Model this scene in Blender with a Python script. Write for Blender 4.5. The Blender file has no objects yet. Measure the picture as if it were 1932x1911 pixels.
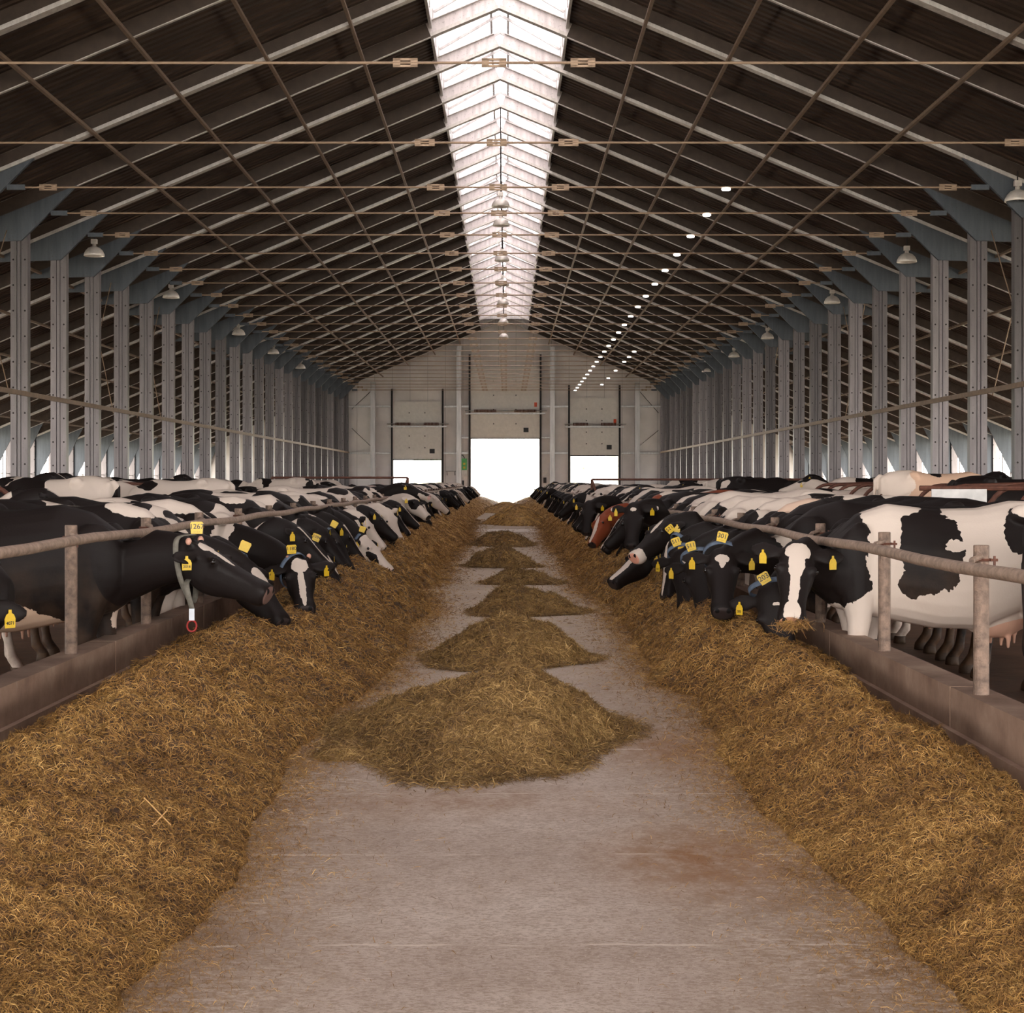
import bpy, bmesh, math, random
import numpy as np
from mathutils import Vector, Matrix, noise
PI = math.pi
scene = bpy.context.scene
COL = scene.collection
random.seed(7); rng = np.random.default_rng(7)
FPX, H, VX, VY = 3000.0, 1.55, 957.0, 908.0      # focal length in px, eye height, vanishing point

# ---------------------------------------------------------------- scene / camera
cam_d = bpy.data.cameras.new('camera'); cam = bpy.data.objects.new('camera', cam_d); COL.objects.link(cam)
cam.location = (0, 0, H); cam.rotation_euler = (PI/2, 0, 0)
cam_d.sensor_fit = 'HORIZONTAL'; cam_d.sensor_width = 36; cam_d.lens = FPX/1932*36
cam_d.shift_x = (966-VX)/1932; cam_d.shift_y = -(955.5-VY)/1932
cam_d.clip_start = .05; cam_d.clip_end = 2000
scene.camera = cam
scene.view_settings.view_transform = 'Standard'; scene.view_settings.look = 'None'
scene.view_settings.gamma = 1; scene.view_settings.exposure = 0.85
cy = scene.cycles
cy.use_denoising = True; cy.max_bounces = 6; cy.diffuse_bounces = 3; cy.glossy_bounces = 2
cy.transmission_bounces = 3; cy.transparent_max_bounces = 4; cy.sample_clamp_indirect = 6; cy.caustics_reflective = False; cy.caustics_refractive = False
try: cy.use_adaptive_sampling = True; cy.adaptive_threshold = .05
except Exception: pass

def W(px, py, d):                # point seen at a pixel, at distance d
    return Vector(((px-VX)*d/FPX, d, H-(py-VY)*d/FPX))

# ---------------------------------------------------------------- materials
def lin(c):
    c = c/255
    return c/12.92 if c <= .04045 else ((c+.055)/1.055)**2.4
def rgb(r, g, b): return (lin(r), lin(g), lin(b), 1)
class NT:
    def __init__(s, name):
        s.m = bpy.data.materials.new(name); s.m.use_nodes = True
        s.t = s.m.node_tree; s.b = s.t.nodes['Principled BSDF']
    def n(s, typ, **kw):
        o = s.t.nodes.new(typ)
        for k, v in kw.items():
            if k.startswith('i_'):
                key = k[2:]; key = int(key) if key.isdigit() else key.replace('_', ' ')
                s.set(o.inputs[key], v)
            else: setattr(o, k, v)
        return o
    def set(s, sock, v):
        if hasattr(v, 'is_output') or isinstance(v, bpy.types.NodeSocket): s.t.links.new(v, sock)
        else: sock.default_value = v
    def math(s, op, a, b=0.0, c=None, clamp=False):
        o = s.t.nodes.new('ShaderNodeMath'); o.operation = op; o.use_clamp = clamp
        s.set(o.inputs[0], a); s.set(o.inputs[1], b)
        if c is not None: s.set(o.inputs[2], c)
        return o.outputs[0]
    def vmath(s, op, a, b=None, out=0):
        o = s.t.nodes.new('ShaderNodeVectorMath'); o.operation = op
        s.set(o.inputs[0], a)
        if b is not None: s.set(o.inputs[1], b)
        return o.outputs[out]
    def mix(s, f, a, b):
        o = s.t.nodes.new('ShaderNodeMix'); o.data_type = 'RGBA'
        s.set(o.inputs[0], f); s.set(o.inputs[6], a); s.set(o.inputs[7], b)
        return o.outputs[2]
    def noise(s, vec, scale, detail=3, rough=.55, out='Fac'):
        o = s.t.nodes.new('ShaderNodeTexNoise'); o.inputs['Scale'].default_value = scale
        o.inputs['Detail'].default_value = detail; o.inputs['Roughness'].default_value = rough
        if vec is not None: s.set(o.inputs['Vector'], vec)
        return o.outputs[out]
    def ramp(s, f, *stops):
        o = s.t.nodes.new('ShaderNodeValToRGB'); s.set(o.inputs[0], f)
        e = o.color_ramp.elements
        while len(e) < len(stops): e.new(.5)
        for k, (p, c) in enumerate(stops):
            e[k].position = p; e[k].color = c if len(c) == 4 else (*c, 1)
        return o.outputs[0]
    def bump(s, h, strength=.5, dist=.01):
        o = s.t.nodes.new('ShaderNodeBump'); o.inputs['Strength'].default_value = strength
        o.inputs['Distance'].default_value = dist; s.set(o.inputs['Height'], h)
        s.t.links.new(o.outputs[0], s.b.inputs['Normal'])
    def obj(s): return s.n('ShaderNodeTexCoord').outputs['Object']
    def P(s, **kw):
        for k, v in kw.items(): s.set(s.b.inputs[k.replace('_', ' ')], v)
        return s.m
    def scaled(s, vec, sc): return s.vmath('MULTIPLY', vec, sc)

def simple(name, c, rough=.6, metal=0., vary=.18, scale=6., bump=0., emit=0.):
    k = NT(name); v = k.obj()
    f = k.noise(v, scale, 4)
    lo = tuple(x*(1-vary) for x in c[:3])+(1,); hi = tuple(min(1, x*(1+vary)) for x in c[:3])+(1,)
    col = k.ramp(f, (.3, lo), (.7, hi))
    k.P(Base_Color=col, Roughness=rough, Metallic=metal)
    if bump: k.bump(k.noise(v, scale*6, 3), bump, .01)
    if emit: k.P(Emission_Color=c, Emission_Strength=emit)
    return k.m

M = {}
def mk_galv(name, base, metal=.75, rough=.42, holes=False):
    k = NT(name); v = k.obj()
    f = k.noise(k.scaled(v, (6, 6, .7)), 1.5, 5)
    c = k.ramp(f, (.25, tuple(x*.62 for x in base)), (.75, base))
    sp = k.noise(v, 30, 2)
    c = k.mix(k.math('MULTIPLY', k.math('GREATER_THAN', sp, .66), .35), c, rgb(70, 55, 45))
    if holes:
        rnd = k.math('ADD', .55, k.math('MULTIPLY', k.n('ShaderNodeObjectInfo').outputs['Random'], .75))
        c = k.vmath('SCALE', c); k.set(c.node.inputs[3], rnd)
        s = k.t.nodes.new('ShaderNodeSeparateXYZ'); k.set(s.inputs[0], v)
        ax = k.math('ABSOLUTE', k.math('SUBTRACT', k.math('ABSOLUTE', s.outputs[0]), .125))
        zz = k.math('ABSOLUTE', k.math('SUBTRACT', k.math('MODULO', s.outputs[2], .55), .27))
        d = k.math('SQRT', k.math('ADD', k.math('MULTIPLY', ax, ax), k.math('MULTIPLY', zz, zz)))
        c = k.mix(k.math('LESS_THAN', d, .02), c, rgb(30, 24, 22))
    return k.P(Base_Color=c, Metallic=metal, Roughness=rough)
M['column'] = mk_galv('galvanized_column', rgb(124, 117, 117)[:3], .7, .38, True)
M['galv'] = mk_galv('galvanized_steel', rgb(205, 200, 196)[:3], .6, .4)
M['gusset'] = mk_galv('gusset_steel', rgb(92, 97, 104)[:3], .4, .5)
M['raftweb'] = simple('rafter_web', rgb(72, 59, 51), .55, .3)
M['flange'] = mk_galv('rafter_flange', rgb(222, 214, 208)[:3], .35, .45)
M['ridgeplate'] = mk_galv('pale_ridge_plate', rgb(236, 226, 224)[:3], .2, .4)  # pale plates; whiter than the rafter webs to carry skylight in the colour
M['lamp'] = simple('lamp_metal', rgb(226, 216, 208), .35, .25)
M['stalk'] = simple('pale_stalk', rgb(196, 150, 96), .6)
M['tan'] = simple('purlin_steel', rgb(122, 100, 82), .55, .3)
M['rod'] = simple('tie_rod_steel', rgb(165, 140, 118), .5, .4)
M['rail'] = simple('weathered_pipe', rgb(150, 126, 110), .6, .15, .35, 25, .4)
M['post'] = simple('weathered_post', rgb(124, 102, 88), .65, .1, .5, 22, .6)
M['rust'] = simple('rust_pipe', rgb(96, 58, 44), .65, .2, .3, 20)
M['dark'] = simple('dark_metal', rgb(40, 34, 32), .6, .2)
M['black'] = simple('black_rubber', rgb(22, 20, 20), .5)
M['panel'] = simple('door_panel', rgb(226, 220, 214), .5, 0, .06)
M['wallp'] = None
M['whiteboard'] = simple('white_board', rgb(205, 200, 196), .5)
M['sticker'] = simple('orange_sticker', rgb(215, 80, 40), .5)
M['green'] = simple('green_indicator', rgb(70, 130, 70), .5, emit=.15)
M['box'] = simple('grey_box', rgb(165, 160, 155), .5)
M['yellow'] = simple('yellow_tag_plastic', rgb(206, 168, 28), .45, 0, .08, 60)
M['ink'] = simple('black_ink', rgb(25, 22, 15), .5)
M['strap'] = simple('collar_webbing', rgb(86, 98, 116), .7, 0, .2, 40)
M['strap2'] = simple('collar_webbing_faded', rgb(104, 98, 88), .7, 0, .25, 40)
M['silver'] = simple('buckle', rgb(190, 192, 198), .3, .7)
M['redp'] = simple('red_hook', rgb(150, 35, 30), .5)
M['eye'] = simple('eye', (.008, .005, .004, 1), .08)
M['pink'] = simple('horn_pink', rgb(190, 140, 120), .5)
M['ledw'] = simple('lamp_glow', (1, .97, .9, 1), .5, emit=4.)

# roof sheet
k = NT('roof_sheet'); v = k.obj()
f = k.noise(k.scaled(v, (.5, 2.2, .5)), 1.3, 6, .6)
c = k.ramp(f, (.25, rgb(38, 29, 25)), (.55, rgb(68, 53, 45)), (.8, rgb(98, 79, 66)))
M['roof'] = k.P(Base_Color=c, Roughness=.55, Metallic=.25)
# far wall
k = NT('sandwich_panel'); v = k.obj()
s = k.t.nodes.new('ShaderNodeSeparateXYZ'); k.set(s.inputs[0], v)
ln = k.math('LESS_THAN', k.math('ABSOLUTE', k.math('SUBTRACT', k.math('FRACT', k.math('DIVIDE', s.outputs[0], 1.15)), .5)), .012)
f = k.noise(v, .8, 4)
c = k.ramp(f, (.3, rgb(216, 208, 204)), (.7, rgb(238, 230, 226)))
c = k.mix(k.math('MULTIPLY', ln, .5), c, rgb(110, 104, 100))
M['wallp'] = k.P(Base_Color=c, Roughness=.6)
# skylight
k = NT('polycarbonate'); v = k.obj()
tr = k.n('ShaderNodeBsdfTranslucent'); pr = k.b
f = k.noise(k.scaled(v, (2, 1.2, 2)), 1.4, 4)
col = k.ramp(f, (.3, rgb(122, 114, 116)), (.65, rgb(172, 167, 172)))
k.set(tr.inputs['Color'], col); k.P(Base_Color=col, Roughness=.35)
mx = k.n('ShaderNodeMixShader'); mx.inputs[0].default_value = .68
k.t.links.new(pr.outputs[0], mx.inputs[1]); k.t.links.new(tr.outputs[0], mx.inputs[2])
k.t.links.new(mx.outputs[0], k.t.nodes['Material Output'].inputs[0])
M['sky'] = k.m
# concrete alley
k = NT('alley_concrete'); v = k.obj()
f1 = k.noise(v, .9, 5, .6); f2 = k.noise(k.scaled(v, (1, .6, 1)), 9, 5, .7); f3 = k.noise(k.scaled(v, (.55, 1, 1)), 95, 3, .75); f4 = k.noise(k.vmath('ADD', v, (9, 4, 1)), 60, 3, .7)
c = k.ramp(f1, (.3, rgb(172, 151, 138)), (.52, rgb(206, 187, 174)), (.75, rgb(226, 210, 198)))
c = k.mix(k.math('MULTIPLY', k.ramp(f2, (.42, (0, 0, 0)), (.72, (1, 1, 1))), .45), c, rgb(150, 124, 104))
c = k.mix(k.math('MULTIPLY', k.ramp(f3, (.47, (0, 0, 0)), (.58, (1, 1, 1))), .5), c, rgb(136, 108, 84))
c = k.mix(k.math('MULTIPLY', k.ramp(f4, (.58, (0, 0, 0)), (.66, (1, 1, 1))), .5), c, rgb(222, 206, 192))
s = k.t.nodes.new('ShaderNodeSeparateXYZ'); k.set(s.inputs[0], v)
ax = k.math('ABSOLUTE', k.math('SUBTRACT', s.outputs[0], .02))
# straw dust carried along both sides of the alley and around the heaps
dm = k.math('MULTIPLY', k.math('SUBTRACT', k.math('ADD', ax, k.math('MULTIPLY', f1, .9)), .85), 1.5, clamp=True)
d2 = k.math('MULTIPLY', dm, k.ramp(k.noise(k.scaled(v, (.5, 1, 1)), 45, 5, .8), (.40, (0, 0, 0)), (.56, (1, 1, 1))))
c = k.mix(k.math('MULTIPLY', d2, .8), c, rgb(134, 98, 58))
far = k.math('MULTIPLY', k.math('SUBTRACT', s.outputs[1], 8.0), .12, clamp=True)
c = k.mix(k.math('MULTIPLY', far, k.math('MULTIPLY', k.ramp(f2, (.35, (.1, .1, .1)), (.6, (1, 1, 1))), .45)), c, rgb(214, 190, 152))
c = k.mix(k.math('MULTIPLY', k.math('LESS_THAN', k.math('ABSOLUTE', k.math('SUBTRACT', s.outputs[1], 47.0)), 1.3), .8), c, rgb(236, 224, 212))  # light crossing the alley, painted into the concrete as a pale band
def spot(x, y, rx, ry, st):
    d = k.vmath('LENGTH', k.scaled(k.vmath('SUBTRACT', k.vmath('ADD', v, k.scaled(k.noise(v, 2.5, 4, out='Color'), (.3, .3, 0))), (x+.15, y+.15, .1)), (1/rx, 1/ry, 0)), out=1)
    return k.math('MULTIPLY', k.math('SUBTRACT', 1.0, d, clamp=True), st)
for q in ((.75, 6.1, .5, .8, 1.3), (-.2, 7.2, .9, .5, .6), (.9, 8.6, .6, .9, .9)):
    c = k.mix(k.math('MULTIPLY', spot(*q), k.ramp(f2, (.3, (.3, .3, .3)), (.6, (1, 1, 1))), clamp=True), c, rgb(150, 106, 70))
# two pale worn joints near the camera, fainter ones beyond
jl = k.math('ABSOLUTE', k.math('SUBTRACT', k.math('FRACT', k.math('DIVIDE', k.math('ADD', s.outputs[1], k.math('MULTIPLY', k.noise(v, 4, 4), .09)), 1.21)), .145))
jm = k.math('MULTIPLY', k.math('LESS_THAN', jl, .007), k.ramp(k.noise(k.scaled(v, (1, .2, 1)), 3.2, 4), (.46, (0, 0, 0)), (.56, (.75, .75, .75))))
c = k.mix(jm, c, rgb(222, 206, 192))
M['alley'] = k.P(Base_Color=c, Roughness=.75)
k.bump(k.math('ADD', f2, k.math('MULTIPLY', f3, .5)), .4, .006)
# cow lane
k = NT('lane_muck'); v = k.obj()
f = k.noise(v, 2.2, 6, .65)
c = k.ramp(f, (.3, rgb(72, 50, 38)), (.55, rgb(104, 76, 58)), (.8, rgb(132, 102, 80)))
M['lane'] = k.P(Base_Color=c, Roughness=.5); k.bump(f, .6, .03)
# curb
k = NT('curb_concrete'); v = k.obj()
f = k.noise(v, 3, 6, .65); f2 = k.noise(k.scaled(v, (1, 6, 1)), 2.5, 4)
c = k.ramp(f, (.3, rgb(112, 84, 68)), (.55, rgb(140, 112, 94)), (.8, rgb(166, 140, 120)))
c = k.mix(k.ramp(f2, (.68, (0, 0, 0)), (.74, (.6, .6, .6))), c, rgb(180, 172, 164))
M['curb'] = k.P(Base_Color=c, Roughness=.8); k.bump(f, .4, .01)
# hay
def mk_hay(name, stops, far=False):
    k = NT(name); v = k.obj()
    g = k.n('ShaderNodeNewGeometry')
    r = k.noise(v, 26, 3, .8) if far else g.outputs['Random Per Island']
    f = k.noise(v, 2.3, 4); f2 = k.noise(v, 70, 3, .7)
    t = k.math('ADD', k.math('MULTIPLY', r, .42), k.math('ADD', k.math('MULTIPLY', f, .5), k.math('MULTIPLY', f2, .28)))
    c = k.ramp(t, *stops)
    return k.P(Base_Color=c, Roughness=.7)
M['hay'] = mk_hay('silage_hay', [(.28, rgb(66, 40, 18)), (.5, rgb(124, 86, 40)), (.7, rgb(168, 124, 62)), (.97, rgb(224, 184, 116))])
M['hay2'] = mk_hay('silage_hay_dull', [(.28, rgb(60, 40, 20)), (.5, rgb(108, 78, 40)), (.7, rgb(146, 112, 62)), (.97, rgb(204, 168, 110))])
M['hayfar'] = mk_hay('silage_hay_far_bright', [(.36, rgb(88, 58, 26)), (.52, rgb(164, 120, 60)), (.66, rgb(204, 158, 86)), (.85, rgb(230, 190, 118))], True)  # far hay coloured brighter to make up for weaker light down the barn
M['haybase'] = mk_hay('silage_gap_shade', [(.2, rgb(30, 19, 11)), (.5, rgb(66, 44, 23)), (.72, rgb(96, 68, 36)), (.97, rgb(128, 95, 54))])  # dark base colour paints the shade in the gaps between straws
k = NT('meadow'); v = k.obj(); f = k.noise(v, .3, 5)
M['meadow'] = k.P(Base_Color=k.ramp(f, (.3, rgb(190, 188, 168)), (.7, rgb(220, 212, 196))), Roughness=.9)
k = NT('leaves'); v = k.obj(); f = k.noise(v, 2, 5)
M['leaves'] = k.P(Base_Color=k.ramp(f, (.3, rgb(190, 205, 160)), (.7, rgb(225, 228, 200))), Roughness=.9)

# ---------------------------------------------------------------- mesh helpers
class MB:
    def __init__(s): s.v = []; s.f = []
    def add(s, vs, fs):
        o = len(s.v); s.v += [tuple(p) for p in vs]; s.f += [tuple(i+o for i in f) for f in fs]; return s
    def box(s, a, b):
        x0, y0, z0 = a; x1, y1, z1 = b
        vs = [(x0,y0,z0),(x1,y0,z0),(x1,y1,z0),(x0,y1,z0),(x0,y0,z1),(x1,y0,z1),(x1,y1,z1),(x0,y1,z1)]
        return s.add(vs, [(0,3,2,1),(4,5,6,7),(0,1,5,4),(1,2,6,5),(2,3,7,6),(3,0,4,7)])
    def beam(s, p, q, w, h, up=(0, 0, 1)):
        p = Vector(p); q = Vector(q); d = (q-p).normalized(); u = Vector(up); r = d.cross(u).normalized(); u = r.cross(d)
        vs = [e + r*a*w/2 + u*b*h/2 for e in (p, q) for a, b in ((-1,-1),(1,-1),(1,1),(-1,1))]
        return s.add(vs, [(0,1,2,3),(7,6,5,4),(0,4,5,1),(1,5,6,2),(2,6,7,3),(3,7,4,0)])
    def prism(s, poly, fn0, fn1):
        n = len(poly)
        vs = [fn0(*p) for p in poly]+[fn1(*p) for p in poly]
        return s.add(vs, [tuple(range(n-1, -1, -1)), tuple(range(n, 2*n))]+[(i, (i+1) % n, n+(i+1) % n, n+i) for i in range(n)])
    def rings(s, R, cap=True):
        n = len(R[0]); vs = [p for r in R for p in r]
        fs = [(i*n+j, i*n+(j+1) % n, (i+1)*n+(j+1) % n, (i+1)*n+j) for i in range(len(R)-1) for j in range(n)]
        if cap: fs += [tuple(range(n-1, -1, -1)), tuple(range((len(R)-1)*n, len(R)*n))]
        return s.add(vs, fs)
    def tube(s, pts, rad, n=10, cap=True):
        pts = [Vector(p) for p in pts]
        if not hasattr(rad, '__len__'): rad = [rad]*len(pts)
        R = []; u = None
        for i, p in enumerate(pts):
            t = (pts[min(i+1, len(pts)-1)]-pts[max(i-1, 0)]).normalized()
            if u is None: u = t.orthogonal().normalized()
            u = (u - t*u.dot(t)).normalized(); w = t.cross(u)
            R.append([p + (u*math.cos(a)+w*math.sin(a))*rad[i] for a in [2*PI*j/n for j in range(n)]])
        return s.rings(R, cap)
    def lathe(s, prof, c=(0, 0, 0), n=24):
        c = Vector(c)
        return s.rings([[c+Vector((r*math.cos(2*PI*j/n), r*math.sin(2*PI*j/n), z)) for j in range(n)] for r, z in prof])
    def ball(s, c, r, n=10):
        c = Vector(c); r = Vector(r) if hasattr(r, '__len__') else Vector((r, r, r))
        R = []
        for i in range(1, n):
            a = PI*i/n
            R.append([c+Vector((r.x*math.sin(a)*math.cos(2*PI*j/(2*n)), r.y*math.sin(a)*math.sin(2*PI*j/(2*n)), r.z*math.cos(a))) for j in range(2*n)])
        return s.rings(R)
    def mesh(s, name, mat, smooth=False):
        me = bpy.data.meshes.new(name); me.from_pydata(s.v, [], s.f); me.update()
        for m_ in (mat if isinstance(mat, (list, tuple)) else [mat]): me.materials.append(m_)
        if smooth: me.polygons.foreach_set('use_smooth', [True]*len(me.polygons))
        return me
    def build(s, name, mat, parent=None, smooth=False, loc=None):
        return put(name, s.mesh(name, mat, smooth), parent, loc)
def put(name, me, parent=None, loc=None, rz=0):
    o = bpy.data.objects.new(name, me); COL.objects.link(o)
    if parent: o.parent = parent
    if loc: o.location = loc
    if rz: o.rotation_euler.z = rz
    return o
def tag(o, label, cat=None, group=None, kind=None):
    if label: o['label'] = label
    if cat: o['category'] = cat
    if group: o['group'] = group
    if kind: o['kind'] = kind
    return o
def copy_tree(o, parent=None):
    c = o.copy(); COL.objects.link(c)
    if parent: c.parent = parent
    for ch in [x for x in o.children]: copy_tree(ch, c)
    return c
ORD = ['zeroth', 'first', 'second', 'third', 'fourth', 'fifth', 'sixth', 'seventh', 'eighth', 'ninth', 'tenth', 'eleventh', 'twelfth', 'thirteenth',
       'fourteenth', 'fifteenth', 'sixteenth', 'seventeenth', 'eighteenth', 'nineteenth', 'twentieth']
TENS = {2: 'twenty', 3: 'thirty', 4: 'forty', 5: 'fifty', 6: 'sixty', 7: 'seventy', 8: 'eighty'}
def nth(i):
    if i <= 20: return ORD[i]
    t, u = divmod(i, 10)
    return (TENS[t][:-1]+'ieth') if u == 0 else TENS[t]+'-'+ORD[u]
def smooth_noise(x, y, z=0.): return noise.noise(Vector((x, y, z)))
# ================================================================ THE BARN
X0 = -.18                        # centre line of the barn
YF, YB = -14.0, 103.5             # open front end, far gable
SL, ZR = .42, 11.7               # roof slope, underside of the rafters at the ridge
XW = 19.9
def zr(x): return ZR - SL*abs(x-X0)

# floors
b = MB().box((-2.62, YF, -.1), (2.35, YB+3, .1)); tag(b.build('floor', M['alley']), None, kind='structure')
for s, a, c in ((-1, -XW-1, -2.62), (1, 2.35, XW+1)):
    b = MB().box((a, YF, -.2), (c, YB+3, 0)); tag(b.build('floor', M['lane']), None, kind='structure')
b = MB().box((-400, -60, -.5), (400, 600, -.21)); tag(b.build('ground', M['meadow']), None, kind='structure')

# corrugated roof slopes
for s in (-1, 1):
    vs = []; fs = []
    y = YF; prof = []
    while y < YB+.3:
        for dy, dz in ((0, 0), (.13, 0), (.16, .035), (.22, .035)): prof.append((y+dy, dz))
        y += .25
    xa, xb = X0+s*1.47, X0+s*20.6
    for y, dz in prof:
        for x in (xa, xb): vs.append((x, y, zr(x)+.34+dz))
    for i in range(len(prof)-1): fs.append((2*i, 2*i+1, 2*i+3, 2*i+2))
    tag(MB().add(vs, fs).build('ceiling', M['roof']), None, kind='structure')
    # drip edge kerb of the roof light
    MBk = MB().box((xa-.03, 3, zr(xa)+.2), (xa+.03, 95.3, zr(xa)+.75))
    tag(MBk.build('trim_1' if s < 0 else 'trim_2', M['galv']), None, kind='structure')
# closed ridge beyond and before the roof light
for y0, y1 in ((YF, 3), (95.3, YB+.2)):
    b = MB()
    for s in (-1, 1):
        x1 = X0+s*1.5
        b.add([(X0, y0, zr(X0)+.36), (X0, y1, zr(X0)+.36), (x1, y1, zr(x1)+.38), (x1, y0, zr(x1)+.38)], [(0, 1, 2, 3)])
    tag(b.build('ceiling', M['roof']), None, kind='structure')
# roof light: translucent panes over chevron ribs, a flat ridge strip, closed end
b = MB()
y = 3.0
while y < 95.2:
    for s in (-1, 1):
        xa, xb = X0+s*.2, X0+s*1.45
        b.add([(xa, y+.03, zr(xa)+.95), (xa, y+1.47, zr(xa)+.95), (xb, y+1.47, zr(xb)+.72), (xb, y+.03, zr(xb)+.72)], [(0, 1, 2, 3)])
    b.add([(X0-.2, y+.03, ZR+.93), (X0+.2, y+.03, ZR+.93), (X0+.2, y+1.47, ZR+.93), (X0-.2, y+1.47, ZR+.93)], [(0, 1, 2, 3)])
    y += 1.5
sk = tag(b.build('window_1', M['sky']), None, kind='structure')
y = 3.0
rb = MB()
for s in (-1, 1):
    rb.beam((X0, 0, ZR+.86), (X0+s*1.42, 0, zr(X0+s*1.42)+.63), .04, .06, (0, 0, 1))
rb.beam((X0-1.45, 0, zr(X0+1.45)+.3), (X0-1.45, 0, zr(X0+1.45)+.75), .05, .05, (0, 1, 0))
rb.beam((X0+1.45, 0, zr(X0+1.45)+.3), (X0+1.45, 0, zr(X0+1.45)+.75), .05, .05, (0, 1, 0))
ribm = rb.mesh('rib', M['galv'])
while y < 95.4:
    put('rib', ribm, sk, (0, y, 0)); y += 1.5
for dx in (-.2, .2):
    MB().box((X0+dx-.025, 3, ZR+.78), (X0+dx+.025, 95.3, ZR+.9)).build('ridge_rail', M['galv'], sk)
b = MB().add([(X0-1.45, 95.3, zr(X0+1.45)+.2), (X0+1.45, 95.3, zr(X0+1.45)+.2), (X0+1.45, 95.3, zr(X0+1.45)+.78), (X0, 95.3, ZR+1.0), (X0-1.45, 95.3, zr(X0+1.45)+.78)], [(0, 1, 2, 3, 4)])
b.build('end_panel', M['galv'], sk)

# columns
XL, XR = -10.5, 10.14
prof = [(-.185, 0), (-.055, 0), (-.05, .035), (-.032, .035), (-.027, .008), (.027, .008), (.032, .035), (.05, .035), (.055, 0), (.185, 0), (.185, .2), (-.185, .2)]
def column_mesh(top):
    b = MB().prism(prof, lambda x, y: (x, y, 0), lambda x, y: (x, y, top))
    return b.mesh('shaft', M['column'])
YC = [34.2+3.0*i for i in range(-3, 24)]
cm = {XL: column_mesh(zr(XL)), XR: column_mesh(zr(XR))}
pm = MB().box((-.25, -.04, 0), (.25, .24, .05)).mesh('base_plate', M['galv'])
for sx, side in ((XL, 'left'), (XR, 'right')):
    k_ = 0
    for y in YC:
        k_ += 1
        r = bpy.data.objects.new('steel_column', None); COL.objects.link(r); r.location = (sx, y, 0)
        put('shaft', cm[sx], r); put('base_plate', pm, r)
        tag(r, 'galvanized steel roof column, %s from the camera in the %s row' % (nth(k_), side), 'column', 'steel columns of the %s row' % side)

# roof frames: two rafters, two gussets, tie rod with turnbuckles
def rafter(s, x0=1.45, x1=19.75, nm='rafter', fw=.2):
    b = MB()
    p = Vector((X0+s*x0, 0, ZR-SL*x0)); q = Vector((X0+s*x1, 0, ZR-SL*x1))
    n = Vector((s*SL, 0, 1)).normalized()
    b.beam(p+n*.17, q+n*.17, .03, .32, n)
    b.beam(p+n*.01, q+n*.01, fw, .018, n)
    b.beam(p+n*.33, q+n*.33, fw, .014, n)
    if fw > .1: b.beam(p+n*.035+Vector((0, -.1, 0)), q+n*.035+Vector((0, -.1, 0)), .012, .07, n)
    me = b.mesh(nm, M['raftweb'] if nm == 'rafter' else M['ridgeplate']); me.materials.append(M['flange'])
    for i, p_ in enumerate(me.polygons): p_.material_index = 0 if i < 6 else 1
    return me
rm = {s: rafter(s) for s in (-1, 1)}; rms = {s: rafter(s, fw=.07) for s in (-1, 1)}; rpm = {s: rafter(s, 0.0, 1.45, 'ridge_plate') for s in (-1, 1)}
def gusset(s):
    pts = [(12.1, zr(X0+12.1)+.05), (10.25, 6.72), (9.05, zr(X0+9.05)+.02)]
    b = MB()
    for y in (-.06, .0):
        b.prism(pts, lambda x, z: (X0+s*x, y, z), lambda x, z: (X0+s*x, y+.02, z))
    b.beam((X0+s*9.6, -.1, 7.3), (X0+s*9.25, -.1, 7.3), .06, .1)
    return b.mesh('gusset_plate', M['gusset'])
gm = {s: gusset(s) for s in (-1, 1)}
rodm = MB().tube([(X0-9.4, -.1, 7.3), (X0+9.4, -.1, 7.3)], .019, 8).mesh('tie_rod', M['rod'])
tb = MB().beam((-.17, 0, .045), (.17, 0, .045), .03, .03).beam((-.17, 0, -.045), (.17, 0, -.045), .03, .03).beam((-.17, 0, 0), (-.07, 0, 0), .03, .11).beam((.07, 0, 0), (.17, 0, 0), .03, .11).mesh('turnbuckle', M['rod'])
FR = [12.9, 15.9, 18.9, 21.95, 24.6, 27.1, 31.2]+[34.2+3.0*i for i in range(23)]
NOROD = {24.6, 12.9, 15.9, 18.9}
for i, y in enumerate(FR):
    r = bpy.data.objects.new('roof_frame', None); COL.objects.link(r); r.location = (0, y, 0)
    for s in (-1, 1):
        put('rafter', rm[s] if (i % 2 == 0 and i > 5) or y in (24.6, 18.9) else rms[s], r); put('ridge_plate', rpm[s], r); put('gusset_plate', gm[s], r)
    if y not in NOROD:
        t = put('tie_rod', rodm, r)
        for x in (-8.8, -1.22, 0, 1.22, 8.8): put('turnbuckle', tb, t, (X0+x, -.1, 7.3))
    tag(r, 'galvanized roof frame of two sloping rafters%s, %s from the camera' % ('' if y in NOROD else ' with tie rod', nth(i+1)), 'roof frame', 'roof frames along the barn')

# purlins under the rafters
pk = 0
for s, side in ((-1, 'left'), (1, 'right')):
    for i, x in enumerate((2.87, 4.5, 6.2, 7.9, 11.6, 13.3, 15.0, 16.7, 18.4)):
        z = ZR-SL*x-.03
        o = MB().beam((0, YF+2, 0), (0, YB-.1, 0), .065, .06).build('purlin', M['tan'], loc=(X0+s*x, 0, z))
        tag(o, 'thin brown bracing bar running lengthwise under the %s roof slope, %s below the ridge' % (side, nth(i+1)), 'roof bar', 'lengthwise bars under the %s roof slope' % side)
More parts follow.
